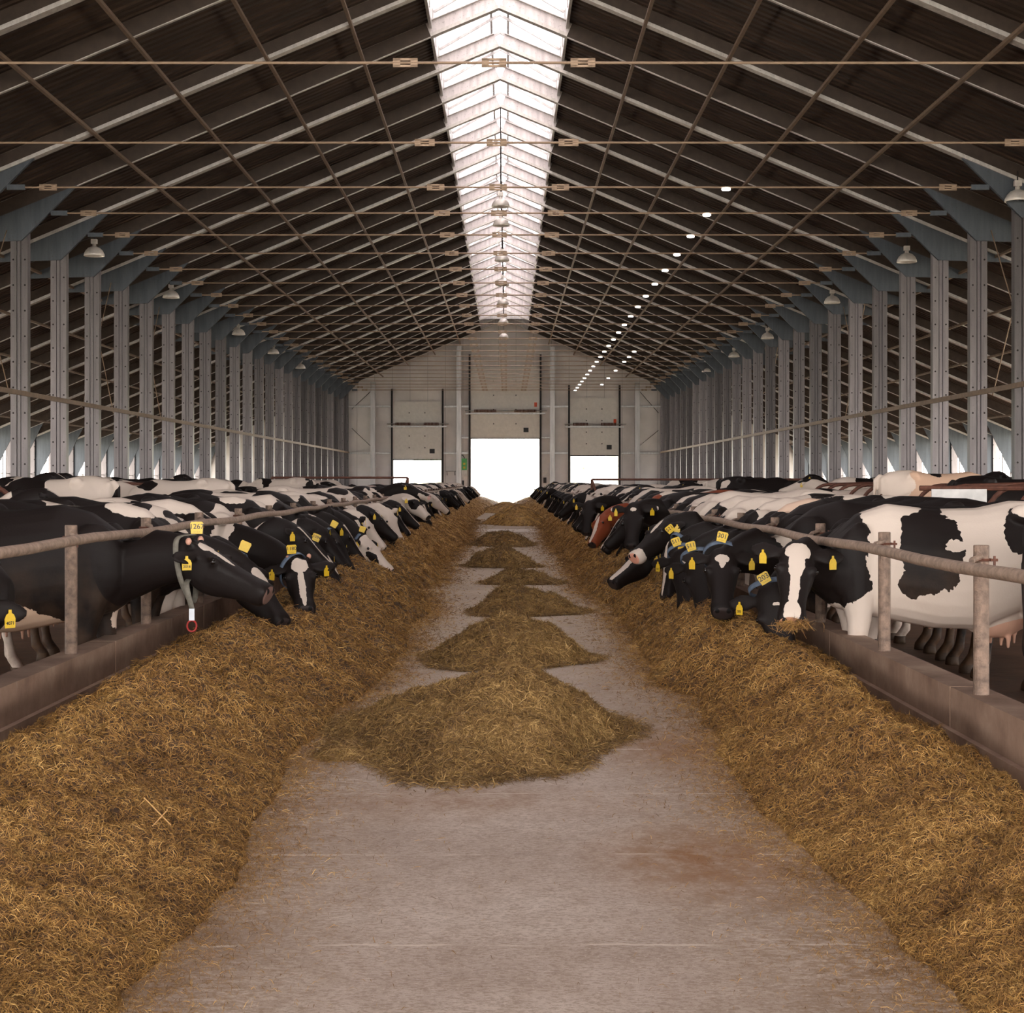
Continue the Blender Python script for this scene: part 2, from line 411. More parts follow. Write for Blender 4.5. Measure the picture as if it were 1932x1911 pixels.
# long rails bolted to the columns
for sx, s, side in ((XL, 1, 'left'), (XR, -1, 'right')):
    o = MB().beam((sx, 24, 3.42), (sx, YB-.1, 3.42), .07, .1)
    o = MB().box((-.03, 24, -.05), (.03, YB-.1, .05)).build('column_rail', M['tan'], loc=(sx+s*.21, 0, 3.42))
    tag(o, 'long brown steel rail bolted along the %s row of columns' % side, 'rail')

# diagonal bracing wires
for i, (sx, y0, side) in enumerate(((XL, 31.2, 'left'), (XL, 46.2, 'left'), (XR, 31.2, 'right'), (XR, 46.2, 'right'), (XL, 40.2, 'left'), (XR, 61.2, 'right'))):
    s = -1 if sx < 0 else 1
    o = MB().tube([(0, 0, 3.4), (0, 3, 7.0)], .012, 6)
    o.tube([(.05, 0, 7.0), (.05, 3, 3.4)], .012, 6)
    o = o.build('brace_wire', M['rod'], loc=(sx+s*.25, y0, 0))
    tag(o, 'thin crossed brace wires behind the %s columns, %s pair from the camera' % (side, {0: 'first', 1: 'third', 2: 'first', 3: 'second', 4: 'second', 5: 'third'}[i]), 'brace wire')

# bell lamps
def bell_lamp(rod):
    r = bpy.data.objects.new('bell_lamp', None); COL.objects.link(r)
    pr = [(.245, -.1), (.25, -.095), (.24, -.04), (.2, .04), (.14, .1), (.08, .125), (.05, .14), (.045, .22), (.0, .225)]
    inn = [(.0, .09), (.13, .07), (.19, .02), (.235, -.09)]
    MB().lathe([(.002, .225)]+[(a, z) for a, z in pr[::-1]][1:]+[(a, z) for a, z in inn[::-1]][:-1]+[(.002, .09)]).build('shade', M['lamp'], r, True)
    MB().ball((0, 0, 0), (.05, .05, .07), 8).build('bulb', M['whiteboard'], r, True)
    MB().tube([(0, 0, .2), (0, 0, rod)], .014, 8).build('hanger', M['dark'], r)
    MB().box((-.07, -.05, .2), (.07, .05, .31)).build('junction_box', M['lamp'], r)
    return r
first = bell_lamp(.5); src = first
used = False
for X, ys, side in ((-10.0, [38.5, 47.3, 59.2, 68.0, 76.9], 'left'), (9.95, [31.0, 39.6, 48.7, 60.8, 69.8, 79.3], 'right')):
    for i, y in enumerate(ys):
        o = first if not used else copy_tree(src); used = True
        o.location = (X, y, 7.1)
        tag(o, 'metal bell lamp hanging by the %s columns, %s from the camera' % (side, nth(i+1)), 'lamp', 'bell lamps by the %s columns' % side)
cl = bell_lamp(2.6)
for i, y in enumerate((43.2, 46.4, 53.8, 60.6, 67, 75, 82.6)):
    o = cl if i == 0 else copy_tree(cl); o.location = (X0, y, 9.1)
    tag(o, 'metal bell lamp hanging under the bright ridge skylight, %s from the camera' % nth(i+1), 'lamp', 'bell lamps under the ridge')
# small disc lamps strapped to the tie rods
dm = MB().lathe([(.01, .035), (.08, .028), (.092, 0), (.08, -.02), (.01, -.025)], n=14).mesh('disc_lamp', M['ledw'], True)
k_ = 0
for y in FR:
    if y in NOROD or y < 31: continue
    k_ += 1
    o = put('disc_lamp', dm, None, (4.28, y-.1, 7.26))
    tag(o, 'small white disc lamp on the right half of a tie rod, %s from the camera' % nth(k_), 'lamp', 'disc lamps on the tie rods')
# three stray lamps of a second line deep in the barn
k_ = 0
for y in (70.2, 73.2, 76.2, 82.2, 88.2, 94.2):
    k_ += 1
    o = put('disc_lamp', dm, None, (5.6, y-.1, 7.26))
    tag(o, 'small white disc lamp of the outer line near the far gable, %s from the camera' % nth(k_), 'lamp', 'outer disc lamps near the gable')

# outer walls: low plinth, posts with knee braces, open windows between them, head beam
pw = {}
for s in (-1, 1):
    b = MB().box((-.14, -.12, 0), (.14, .12, 3.5)); pw[s, 'post'] = b.mesh('post', M['column'])
    b = MB().prism([(s*-.14, 1.5), (s*-.14, 3.5), (s*-1.35, zr(X0+s*(XW-1.35))), ], lambda x, z: (x, -.02, z), lambda x, z: (x, .02, z)); pw[s, 'knee'] = b.mesh('knee_plate', M['gusset'])
    b = MB()
    for dy in (1.0, 2.0): b.box((-.04, dy-.05, 1.0), (.04, dy+.05, 3.4))
    b.box((-.04, .1, 3.3), (.04, 2.9, 3.38)).box((-.04, .1, 1.0), (.04, 2.9, 1.08)).box((-.02, .1, 1.85), (.02, 2.9, 1.88))
    pw[s, 'win'] = b.mesh('window', M['whiteboard'])
wn = 1
for s, side in ((-1, 'left'), (1, 'right')):
    x = X0+s*XW
    b = MB().box((x-.1, YF, 0), (x+.1, YB, 1.0)).box((x-.1, YF, 3.38), (x+.1, YB, 3.72))
    tag(b.build('wall_%s' % side, M['wallp']), None, kind='structure')
    for i in range(28):
        y = 22.2+3*i
        r = bpy.data.objects.new('wall_post', None); COL.objects.link(r); r.location = (x, y, 0)
        put('post', pw[s, 'post'], r); put('knee_plate', pw[s, 'knee'], r)
        tag(r, 'galvanized side wall post with triangular knee plate, %s from the camera on the %s' % (nth(i+1), side), 'post', 'posts of the %s side wall' % side)
        if i < 27:
            wn += 1; tag(put('window_%d' % wn, pw[s, 'win'], None, (x, y, 0)), None, kind='structure')

# ---------------------------------------------------------------- far gable
G = 29.0   # px per metre there
D = YB
def gx(px): return (px-VX)*D/FPX
def gz(py): return H-(py-VY)*D/FPX
doors = [('door_1', 742.5, 832.5, 866.5, 757), ('door_2', 889, 1017, 826.5, 692), ('door_3', 1076.5, 1166, 859, 750)]
zt = {}
b = MB()
xs = [X0-XW-.3] + [gx(p) for d in doors for p in d[1:3]] + [X0+XW+.3]
tops = [None]+[t for d in doors for t in (gz(d[3]), None)]
for i in range(len(xs)-1):
    xa, xb = xs[i], xs[i+1]; zb = tops[i] if tops[i] else 0
    pts = [(xa, zb), (xb, zb), (xb, zr(xb)+.33)]
    if xa < X0 < xb: pts.append((X0, ZR+.34))
    pts.append((xa, zr(xa)+.33))
    b.prism(pts, lambda x, z: (x, YB, z), lambda x, z: (x, YB+.12, z))
tag(b.build('wall_back', M['wallp']), None, kind='structure')
for name, pa, pb, pbot, ptop in doors:
    xa, xb, zb, ztp = gx(pa), gx(pb), gz(pbot), gz(ptop)
    b = MB(); n = 5 if name != 'door_2' else 5
    hs = (ztp-zb)/n
    for i in range(n):
        b.box((xa-.05, YB-.1, zb+i*hs+.012), (xb+.05, YB-.04, zb+(i+1)*hs-.012))
        b.box((xa-.05, YB-.07, zb+i*hs-.012), (xb+.05, YB-.05, zb+i*hs+.012))
    d = tag(b.build(name, M['panel']), None, kind='structure')
    for x in (xa-.1, xb+.1):
        MB().box((x-.06, YB-.16, 0), (x+.06, YB-.02, ztp+.8)).build('guide_rail', M['dark'], d)
    MB().box((xa-.02, YB-.12, zb-.06), (xb+.02, YB-.03, zb)).build('bottom_seal', M['black'], d)
    for i in range(1, n):
        for f in (.33, .66):
            x = xa+(xb-xa)*f; z = zb+i*hs
            MB().box((x-.03, YB-.12, z-.04), (x+.03, YB-.1, z+.04)).build('hinge', M['dark'], d)
    zs = gz({'door_1': 800, 'door_2': 775.5, 'door_3': 800.5}[name])
    MB().tube([(xa-.4, YB-.3, zs), (xb+.5, YB-.3, zs)], .03, 8).build('torsion_shaft', M['galv'], d)
    MB().box((xa-.35, YB-.34, zs-.22), (xb+.4, YB-.16, zs-.12)).build('shaft_shelf', M['galv'], d)
    w = (xb-xa)
    for f0, f1 in ((.05, .38), (.64, .97)):
        b = MB()
        m = int(w*(f1-f0)/.09)
        for j in range(m):
            x = xa+w*f0+j*.09
            b.tube([(x, YB-.3, zs), (x+.055, YB-.3, zs)], .09, 8)
        b.build('spring', M['rust'], d)
    MB().box((xb-.62*w/3.1-.13, YB-.115, zb+.38), (xb-.62*w/3.1+.2, YB-.1, zb+.68)).build('view_pane', M['black'], d)
    if name != 'door_1':
        zz = gz(763.5) if name == 'door_2' else gz(795)
        xx = gx(1010.6) if name == 'door_2' else gx(1160)
        MB().box((xx-.09, YB-.118, zz-.14), (xx+.09, YB-.1, zz+.14)).build('warning_sticker', M['sticker'], d)
# gable posts, girts, diagonals
for i, px in enumerate((662, 704, 732, 846, 866, 1032, 1042, 1070, 1185, 1202, 1246)):
    x = gx(px); w = .16 if px in (704, 866, 1042, 1202) else .08
    if px not in (704, 866, 1042, 1202): continue
    o = MB().box((-w, -.3, 0), (w, 0, zr(x)-.12)).build("gable_post", M['galv'], loc=(x, YB-.02, 0))
    tag(o, 'galvanized post against the far gable wall, %s' % {704: 'left of the left side door', 866: 'between left door and big central door', 1042: 'between big central door and right door', 1202: 'right of the right side door'}[px], 'post', 'gable wall posts')
b = MB()
for row in (767, 855):
    z = gz(row)
    for pa, pb in ((648, 738), (837, 884), (1022, 1072), (1171, 1254)): b.box((gx(pa), YB-.14, z-.06), (gx(pb), YB-.001, z+.06))
z = gz(826)
for pa, pb in ((866, 884), (1022, 1042)): b.box((gx(pa), YB-.14, z-.05), (gx(pb), YB-.001, z+.05))
tag(b.build('trim_3', M['galv']), None, kind='structure')
for px0, r0, px1, r1, lb in ((664, 808, 700, 842, 'sloping down rightwards beside the left door post'), (664, 772, 700, 738, 'rising rightwards beside the left door post'), (1205, 842, 1242, 812, 'rising rightwards beside the right door post'), (1206, 738, 1242, 779, 'sloping down rightwards beside the right door post')):
    o = MB().tube([(gx(px0), YB-.1, gz(r0)), (gx(px1), YB-.1, gz(r1))], .02, 6).build('brace_rod', M['dark'])
    tag(o, 'thin diagonal rod on the far wall, '+lb, 'rod')
def wallbox(px, py, w, h, mat, name, label, cat, d=.15):
    z = gz(py); o = MB().box((-w/2, -d, -h/2), (w/2, 0, h/2)).build(name, mat, loc=(gx(px), YB-.001 if cat != 'x' else YB, z))
    return tag(o, label, cat)
o = wallbox(876, 876, .34, .75, M['green'], 'signal_box', 'tall green control box left of the big central door', 'control box')
for i in range(3): MB().box((-.07, -.17, -.28+i*.24), (.07, -.15, -.14+i*.24)).build('lamp_lens', M['yellow'] if i != 2 else M['green'], o)
o = MB().tube([(.0, -.06, 0), (0, -.06, .45), (-.1, -.06, .6), (-.35, -.06, .6)], .025, 6).build('cable', M['dark'], o)
wallbox(876, 893, .36, .4, M['whiteboard'], 'switch_box', 'pale square box under the green control box', 'electrical box')
wallbox(1029, 892, .4, .38, M['whiteboard'], 'switch_box', 'pale square box right of the big central door', 'electrical box')
wallbox(874, 911, .12, .32, M['black'], 'wall_phone', 'small dark device low on the wall left of the big door', 'device')
wallbox(1028, 906, .2, .36, M['dark'], 'wall_phone', 'small dark device low on the wall right of the big door', 'device')
o = wallbox(851, 889, .65, .06, M['box'], 'wall_shelf', 'narrow shelf on brackets left of the green control box', 'shelf', .35)
for dx in (-.25, .25): MB().beam((dx, -.02, -.25), (dx, -.3, -.03), .03, .03).build('bracket', M['dark'], o)

# outside: pale trees beyond the doors
for i, (x, y, h) in enumerate(((-7, 170, 6.5), (6.5, 180, 5.5), (15, 190, 7))):
    b = MB()
    for j in range(26):
        a = random.random()*6.28; r_ = random.random()*3; zz = h*.3+random.random()*h*.6
        b.ball((r_*math.cos(a), r_*math.sin(a), zz), .7+random.random()*.7, 6)
    r = bpy.data.objects.new('pale_tree', None); COL.objects.link(r); r.location = (x, y, -.2)
    b.build('crown', M['leaves'], r, True); MB().tube([(0, 0, 0), (0, 0, h*.6)], .2, 8).build('trunk', M['rust'], r)
    tag(r, 'washed-out tree outside, seen through the %s doorway' % ('left', 'big central', 'right')[i], 'tree')

# ---------------------------------------------------------------- curbs, rails and posts along the feed alley
XCL, XCR = -2.5, 2.2            # alley faces of the upper curb
for s, xc, side in ((-1, XCL, 'left'), (1, XCR, 'right')):
    r = bpy.data.objects.new('feed_curb', None); COL.objects.link(r); r.location = (xc, 0, 0)
    MB().box((min(-s*.035, s*.2), YF, 0), (max(-s*.035, s*.2), YB-.2, .33)).build('base_course', M['curb'], r)
    y = 2.0 if s > 0 else 1.3
    k_ = 0
    while y < YB-3:
        pm_ = MB().box((min(0, s*.17), y+.012, .33), (max(0, s*.17), y+2.938, .53))
        pm_.build('panel', M['curb'], r); y += 2.95
    tag(r, 'low brown concrete feed curb along the %s side of the alley' % side, 'curb')
XRL, XRR = -2.45, 2.1
def pole_mesh(h):
    b = MB().lathe([(.002, 0), (.037, 0), (.037, h-.004), (.034, h), (.028, h), (.028, h-.03), (.002, h-.03)], n=16); return b.mesh('pole', M['post'], False)
for s, xr, zrl, side in ((-1, XRL, 1.21, 'left'), (1, XRR, 1.157, 'right')):
    for a, bb, nm in ((2.0, 42.6, 'near'), (44.5, 96, 'far')):
        n = 60
        pts = [(0, a+(bb-a)*i/n, .008*math.sin(i*1.3)) for i in range(n+1)]
        o = MB().tube(pts, .03, 12).build('neck_rail', M['rail'], None, True, (xr, 0, zrl))
        tag(o, 'long weathered pipe rail over the %s curb, %s section' % (side, nm), 'rail')
    h = {-1: 1.29, 1: 1.245}[s]
    xp = {-1: -2.585, 1: 2.27}[s]
    me = pole_mesh(h)
    cl_ = MB().tube([(-.055, 0, -.012), (.055, 0, -.012)], .008, 6)
    ring = [(.045*math.cos(t), .045*math.sin(t), 0) for t in [2*PI*j/16 for j in range(17)]]
    cl_ = MB().tube(ring, .007, 6).tube([(.03, -.045, 0), (.065, -.045, 0)], .007, 6).tube([(0.05, -.045, -.06), (.05, -.045, .02)], .006, 6).mesh('clamp', M['rust'])
    dx = xr-xp
    arm = MB().tube([(0, -.01, 0), (dx*.5, -.14, -.012), (dx, -.42, -.035)], .014, 8).mesh('arm', M['rail'])
    y0 = {-1: 3.56, 1: 1.75}[s]
    i = 0; y = y0
    while y < 96:
        r = bpy.data.objects.new('feed_post', None); COL.objects.link(r); r.location = (xp, y, 0)
        put('pole', me, r)
        if y > 4:
            put('clamp', cl_, r, (0, 0, h-.07)); put('arm', arm, r, (0, 0, zrl+.035))
            i += 1
            tag(r, 'weathered upright steel pipe post carrying the %s rail, %s from the camera' % (side, nth(i)), 'post', 'posts of the %s feed rail' % side)
        else: tag(r, 'weathered upright pipe post beside the camera on the %s' % side, 'post', 'posts of the %s feed rail' % side)
        y += 1.955

# rusty gates across the lanes
def gate(x0, x1, y, z, label, ydir=1):
    r = bpy.data.objects.new('pipe_gate', None); COL.objects.link(r); r.location = (x0, y, 0)
    w = x1-x0
    MB().tube([(0, 0, 0), (0, 0, z)], .035, 8).build('upright', M['rust'], r)
    MB().tube([(0, 0, z), (w, 0, z)], .03, 8).build('top_bar', M['rust'], r)
    MB().tube([(0, 0, z), (-.14*(1 if w > 0 else -1)*-1, -.2, z*.72), (-.2*(1 if w > 0 else -1)*-1, -.4, .1)], .03, 8).build('stay', M['rust'], r)
    MB().tube([(0, 0, z*.7), (w, 0, z*.7)], .025, 8).build('mid_bar', M['rust'], r)
    MB().tube([(w, 0, 0), (w, 0, z)], .035, 8).build('upright', M['rust'], r)
    tag(r, label, 'gate')
gate(-2.7, -6.4, 43.2, 1.65, 'rusty pipe gate standing across the left cow lane')
gate(2.3, 8.0, 43.2, 1.6, 'rusty pipe gate standing across the right cow lane')

# cubicle platforms, dividers
for s in (-1, 1):
    b = MB().box((min(s*5.6, s*10.0), 12, 0), (max(s*5.6, s*10.0), 98, .22)); o = b.build('floor', M['lane']); tag(o, None, kind='structure')
dv = bpy.data.objects.new('stall_divider', None); COL.objects.link(dv)
pts = []
for t in np.linspace(0, 1, 9): pts.append((.0+.45*(1-math.cos(t*PI/2)), 0, .55+.72*math.sin(t*PI/2)))
pts += [(1.2, 0, 1.29), (2.0, 0, 1.28)]
MB().tube(pts, .03, 8).build('hoop', M['rust'], dv, True)
MB().tube([(0, 0, .55), (.1, 0, .42), (.5, 0, .36), (2.0, 0, .4)], .027, 8).build('lower_bar', M['rust'], dv, True)
MB().tube([(2.0, 0, 0), (2.0, 0, 1.32)], .035, 8).build('post', M['rust'], dv)
k_ = 0; sides = {1: 0, -1: 0}
for s, ys, xx in ((1, (15.4, 16.6, 17.8, 18.9, 21.0, 22.2, 24.5, 25.6, 26.7, 27.8, 28.9, 30.0), 5.6), (-1, (19.5, 24.4, 29.3), 5.9)):
    for y in ys:
        o = dv if k_ == 0 else copy_tree(dv); k_ += 1; sides[s] += 1
        o.location = (s*xx, y, .22); o.rotation_euler.z = 0 if s > 0 else PI
        tag(o, 'curved rusty tube stall divider, %s from the camera on the %s' % (nth(sides[s]), 'right' if s > 0 else 'left'), 'stall divider', 'curved stall dividers')
a_ = W(1745, 938, 17.8); 
o = MB().box((0, 0, -.09), (.62, .02, .09)).build('white_board', M['whiteboard'], loc=W(1758, 938, 17.9)); tag(o, 'pale board fixed to the stall tubes in front of the tan cow', 'board')
o = MB().tube([(0, 0, 0), (2.2, 0, 0)], .03, 8).build('stall_rail', M['rust'], loc=W(1735, 921, 18.0)); tag(o, 'straight rusty tube over the pale board by the tan cow', 'rail')

# ---------------------------------------------------------------- light: bright overcast sky
w = bpy.data.worlds.new('World'); scene.world = w; w.use_nodes = True
nt = w.node_tree; bg = nt.nodes['Background']
tc = nt.nodes.new('ShaderNodeTexCoord'); sp = nt.nodes.new('ShaderNodeSeparateXYZ'); nt.links.new(tc.outputs['Generated'], sp.inputs[0])
rp = nt.nodes.new('ShaderNodeValToRGB'); nt.links.new(sp.outputs[2], rp.inputs[0])
e = rp.color_ramp.elements; e[0].position = .0; e[0].color = (1, .98, .95, 1); e[1].position = .35; e[1].color = (1, .975, .95, 1)
nt.links.new(rp.outputs[0], bg.inputs[0]); bg.inputs[1].default_value = 6.4
sd = bpy.data.lights.new('sun', 'SUN'); sd.energy = 6.0; sd.angle = math.radians(10); sd.color = (1, .95, .86)
so = bpy.data.objects.new('sun', sd); COL.objects.link(so); so.rotation_euler = (0, math.radians(50), 0)
# ================================================================ HAY
def fbm(x, y, s, o=4, seed=0.):
    v = 0; a = 1; t = 0
    for i in range(o):
        v += a*noise.noise(Vector((x*s, y*s, seed+i*7.3))); t += a; a *= .55; s *= 2.1
    return v/t
def interp(x, xs, ys):
    return float(np.interp(x, xs, ys))
# toe (edge on the alley), crest position and crest height along each windrow
LT = ([3, 4.3, 5.0, 5.8, 7.0, 8.5, 10.2, 11.5, 13, 13.9, 15.1, 17.7, 19.5, 21.2, 22.6, 28, 34, 39.5, 45, 50, 60, 75, 90, 103], [-1.02, -1.08, -1.06, -.98, -1.10, -1.12, -1.07, -.90, -.92, -.84, -1.0, -.86, -1.0, -1.2, -1.0, -1.15, -1.1, -1.0, -1.1, -1.2, -1.25, -1.0, -.5, -.3])
RT = ([3, 4.3, 5.0, 6.0, 7.0, 8.5, 9.7, 10.6, 11.2, 12.3, 14.7, 18.3, 21, 24, 30, 36, 43, 50, 60, 75, 90, 103], [1.38, 1.30, 1.24, 1.19, 1.12, 1.16, 1.22, 1.28, 1.08, 1.11, 1.18, 1.22, 1.05, 1.08, 1.15, 1.0, 1.1, 1.15, .95, .8, .4, .25])
CH = ([3, 5, 7, 9, 12, 20, 60, 95, 103], [.34, .38, .42, .48, .53, .57, .58, .62, .5])
def row_h(side, y, u):           # u: 0 at the curb .. 1 at the toe; height above the alley floor
    ch = interp(y, *CH) - .1
    ch += .07*fbm(0, y, .45, 2, 3+side) + (0 if side < 0 else -.05 if y < 11 else 0)
    uc = .40+.08*smooth_noise(side*5, y*.5)
    edge = .16 if y < 10 else .22
    if u < uc: t = u/uc; h = edge + (ch-edge)*(.5-.5*math.cos(PI*t))
    else: t = (u-uc)/(1-uc); h = ch*((1-t)**1.15*(1+.35*t)*.86+.14*(1-t)**.35)
    return max(h, 0)
def heap(name, mat, pos, fn_pts, label, cat, kind, strands, seed, slen=(.04, .11), group=None):
    pass
def graded(y0, y1, k, m=.02):
    ys = [y0]
    while ys[-1] < y1: ys.append(ys[-1]+max(m, ys[-1]*k))
    return ys
def strand_mesh(P, N, L, w, rs):
    """thin bent straws: P base points, N surface normals"""
    n = len(P)
    d = rs.normal(size=(n, 3)); d -= N*(np.sum(d*N, 1)[:, None])*rs.uniform(.55, 1.0, (n, 1))
    d /= np.linalg.norm(d, axis=1)[:, None]+1e-9
    side = np.cross(d, N+rs.normal(scale=.5, size=(n, 3))); side /= np.linalg.norm(side, axis=1)[:, None]+1e-9
    up = N*rs.uniform(.0, .28, (n, 1))
    a = P - d*L[:, None]*.5 + N*.002
    m = P + up*L[:, None]*.6 + side*(rs.uniform(-.15, .15, (n, 1))*L[:, None]) + N*.006
    c = P + d*L[:, None]*.5 + N*(rs.uniform(-.05, .22, (n, 1))*L[:, None])
    hw = side*w[:, None]*.5
    V = np.stack([a-hw*.6, a+hw*.6, m-hw, m+hw, c-hw*.3, c+hw*.3], 1).reshape(-1, 3)
    b = np.arange(n)[:, None]*6
    F = np.concatenate([b+np.array([0, 1, 3, 2]), b+np.array([2, 3, 5, 4])], 1).reshape(-1, 4)
    return V, F
def np_mesh(name, V, F, mats, midx=None, smooth=True):
    me = bpy.data.meshes.new(name)
    me.vertices.add(len(V)); me.vertices.foreach_set('co', V.astype(np.float32).ravel())
    me.loops.add(F.size); me.loops.foreach_set('vertex_index', F.astype(np.int32).ravel())
    me.polygons.add(len(F)); me.polygons.foreach_set('loop_start', np.arange(0, F.size, 4, dtype=np.int32))
    try: me.polygons.foreach_set('loop_total', np.full(len(F), 4, dtype=np.int32))
    except Exception: pass
    me.polygons.foreach_set('use_smooth', np.full(len(F), smooth))
    if midx is not None: me.polygons.foreach_set('material_index', midx.astype(np.int32))
    for m in mats: me.materials.append(m)
    me.update(calc_edges=True); me.validate()
    return me
def surface(nx, rows, fn):
    """rows of points from fn(i_row, u) -> xyz; returns V, F(quads), per-face data"""
    V = np.array([fn(r, j/(nx-1)) for r in rows for j in range(nx)])
    nr = len(rows); i, j = np.meshgrid(np.arange(nr-1), np.arange(nx-1), indexing='ij'); q = (i*nx+j).ravel()
    F = np.stack([q, q+1, q+nx+1, q+nx], 1)
    return V, F
def scatter(V, F, n, rs, weight=None):
    a, b_, c, d = (V[F[:, k]] for k in range(4))
    nn = np.cross(c-a, d-b_); ar = np.linalg.norm(nn, axis=1); nn /= ar[:, None]+1e-12
    nn[nn[:, 2] < 0] *= -1
    p = ar*(weight(((a+c)/2)) if weight else 1); p = p/p.sum()
    idx = rs.choice(len(F), n, p=p); s, t = rs.uniform(size=(2, n, 1))
    P = (a[idx]*(1-s)+b_[idx]*s)*(1-t)+(d[idx]*(1-s)+c[idx]*s)*t
    return P, nn[idx]
for side, T, xc, nm, nx in ((-1, LT, XCL+.03, 'left', 110), (1, RT, XCR-.03, 'right', 110)):
    rows = graded(3.2, YB-1.2, .0028, .016)
    def fn(y, u):
        xt = interp(y, *T) + .10*fbm(0, y, .9, 3, 11*side) + .05*fbm(0, y, 5, 3, 4*side)
        x = xc+(xt-xc)*u
        h = row_h(side, y, u)
        amp = min(1, (1-u)*6+.05)
        big = fbm(x, y, 1.6, 3, 5)*.10 + fbm(x, y, 5, 3, 9)*.07
        big += (.25-abs(smooth_noise(x*3.1+fbm(x, y, 2, 2), y*3.1, 4.)))*.11
        fine = fbm(x, y, 18, 2, 2)*.04+(.25-abs(smooth_noise(x*9, y*9, 8.)))*.035 if y < 30 else 0
        z = .1+h+(big+fine)*amp*(.4+.6*min(1, h/.25))
        return (x, y, max(z, .1+.004*(1-u)) if u < 1 else .1)
    V, F = surface(nx, rows, fn)
    rs = np.random.default_rng(5+side)
    P, N = scatter(V, F, 330000, rs, lambda c: 1/np.maximum(c[:, 1], 4)**1.85)
    # loose straws around the toe
    dist = P[:, 1]; sc = np.clip(dist/7, .75, 4)
    L = rs.uniform(.02, .07, len(P))*sc**.6; w = rs.uniform(.0014, .0033, len(P))*sc
    V2, F2 = strand_mesh(P, N, L, w, rs)
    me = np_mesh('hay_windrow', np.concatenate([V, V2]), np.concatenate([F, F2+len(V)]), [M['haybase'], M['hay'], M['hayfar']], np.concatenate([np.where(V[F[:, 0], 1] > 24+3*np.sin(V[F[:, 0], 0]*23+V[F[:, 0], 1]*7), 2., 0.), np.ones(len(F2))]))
    o = put('hay_windrow', me)
    tag(o, 'long ridge of chopped golden hay lying along the %s feed curb' % nm, 'hay', None, 'stuff')
# loose litter on the alley floor along both toes
rs = np.random.default_rng(77); n = 90000
y = 3.6+rs.power(.55, n)*0; y = 3.6*np.exp(rs.uniform(0, 1, n)*np.log(60/3.6))
sd_ = rs.choice([-1, 1], n)
toe = np.where(sd_ < 0, np.interp(y, *LT), np.interp(y, *RT))
x = toe - sd_*np.abs(rs.normal(scale=.15, size=n)*(1+1.2*(rs.uniform(size=n) < .25))) + sd_*.07
P = np.stack([x, y, np.full(n, .104)], 1); N = np.tile([0, 0, 1.], (n, 1))
sc = np.clip(y/7, .75, 4)
V, F = strand_mesh(P, N, rs.uniform(.012, .05, n)*sc**.6, rs.uniform(.0014, .003, n)*sc, rs)
tag(put('scattered_straw', np_mesh('scattered_straw', V, F, [M['hay']])), 'loose straw bits scattered on the concrete beside the ridges of hay', 'straw', None, 'stuff')

# heaps down the middle
HEAPS = [  # x0, x1, toe row, peak px, peak row, label
    (612, 1185, 1452, 962, 1258, 'largest hay heap in the middle of the alley, nearest the camera'),
    (795, 1100, 1262, 962, 1163, 'broad hay heap in the alley, just behind the largest heap'),
    (882, 1092, 1163, 968, 1103, 'smooth low hay heap in the alley, third from the camera'),
    (916, 1056, 1104, 965, 1074, 'small flat hay heap in the alley, fourth from the camera'),
    (882, 1018, 1072, 948, 1032, 'darker hay heap left of the alley middle, fifth from the camera'),
    (893, 1012, 1032, 945, 1002, 'small hay heap in the alley, sixth from the camera'),
    (915, 1045, 992, 970, 955, 'far hay heap below the bright open doorway, next to last of the line'),
    (898, 1018, 968, 958, 948, 'hay heap filling the alley at the sill of the far doorway'),
    (1236, 1290, 1287, 1262, 1270, 'little clump of hay on the concrete beside the right ridge'),
    (590, 700, 1436, 640, 1400, 'low dark clump of hay at the left foot of the largest heap'),
]
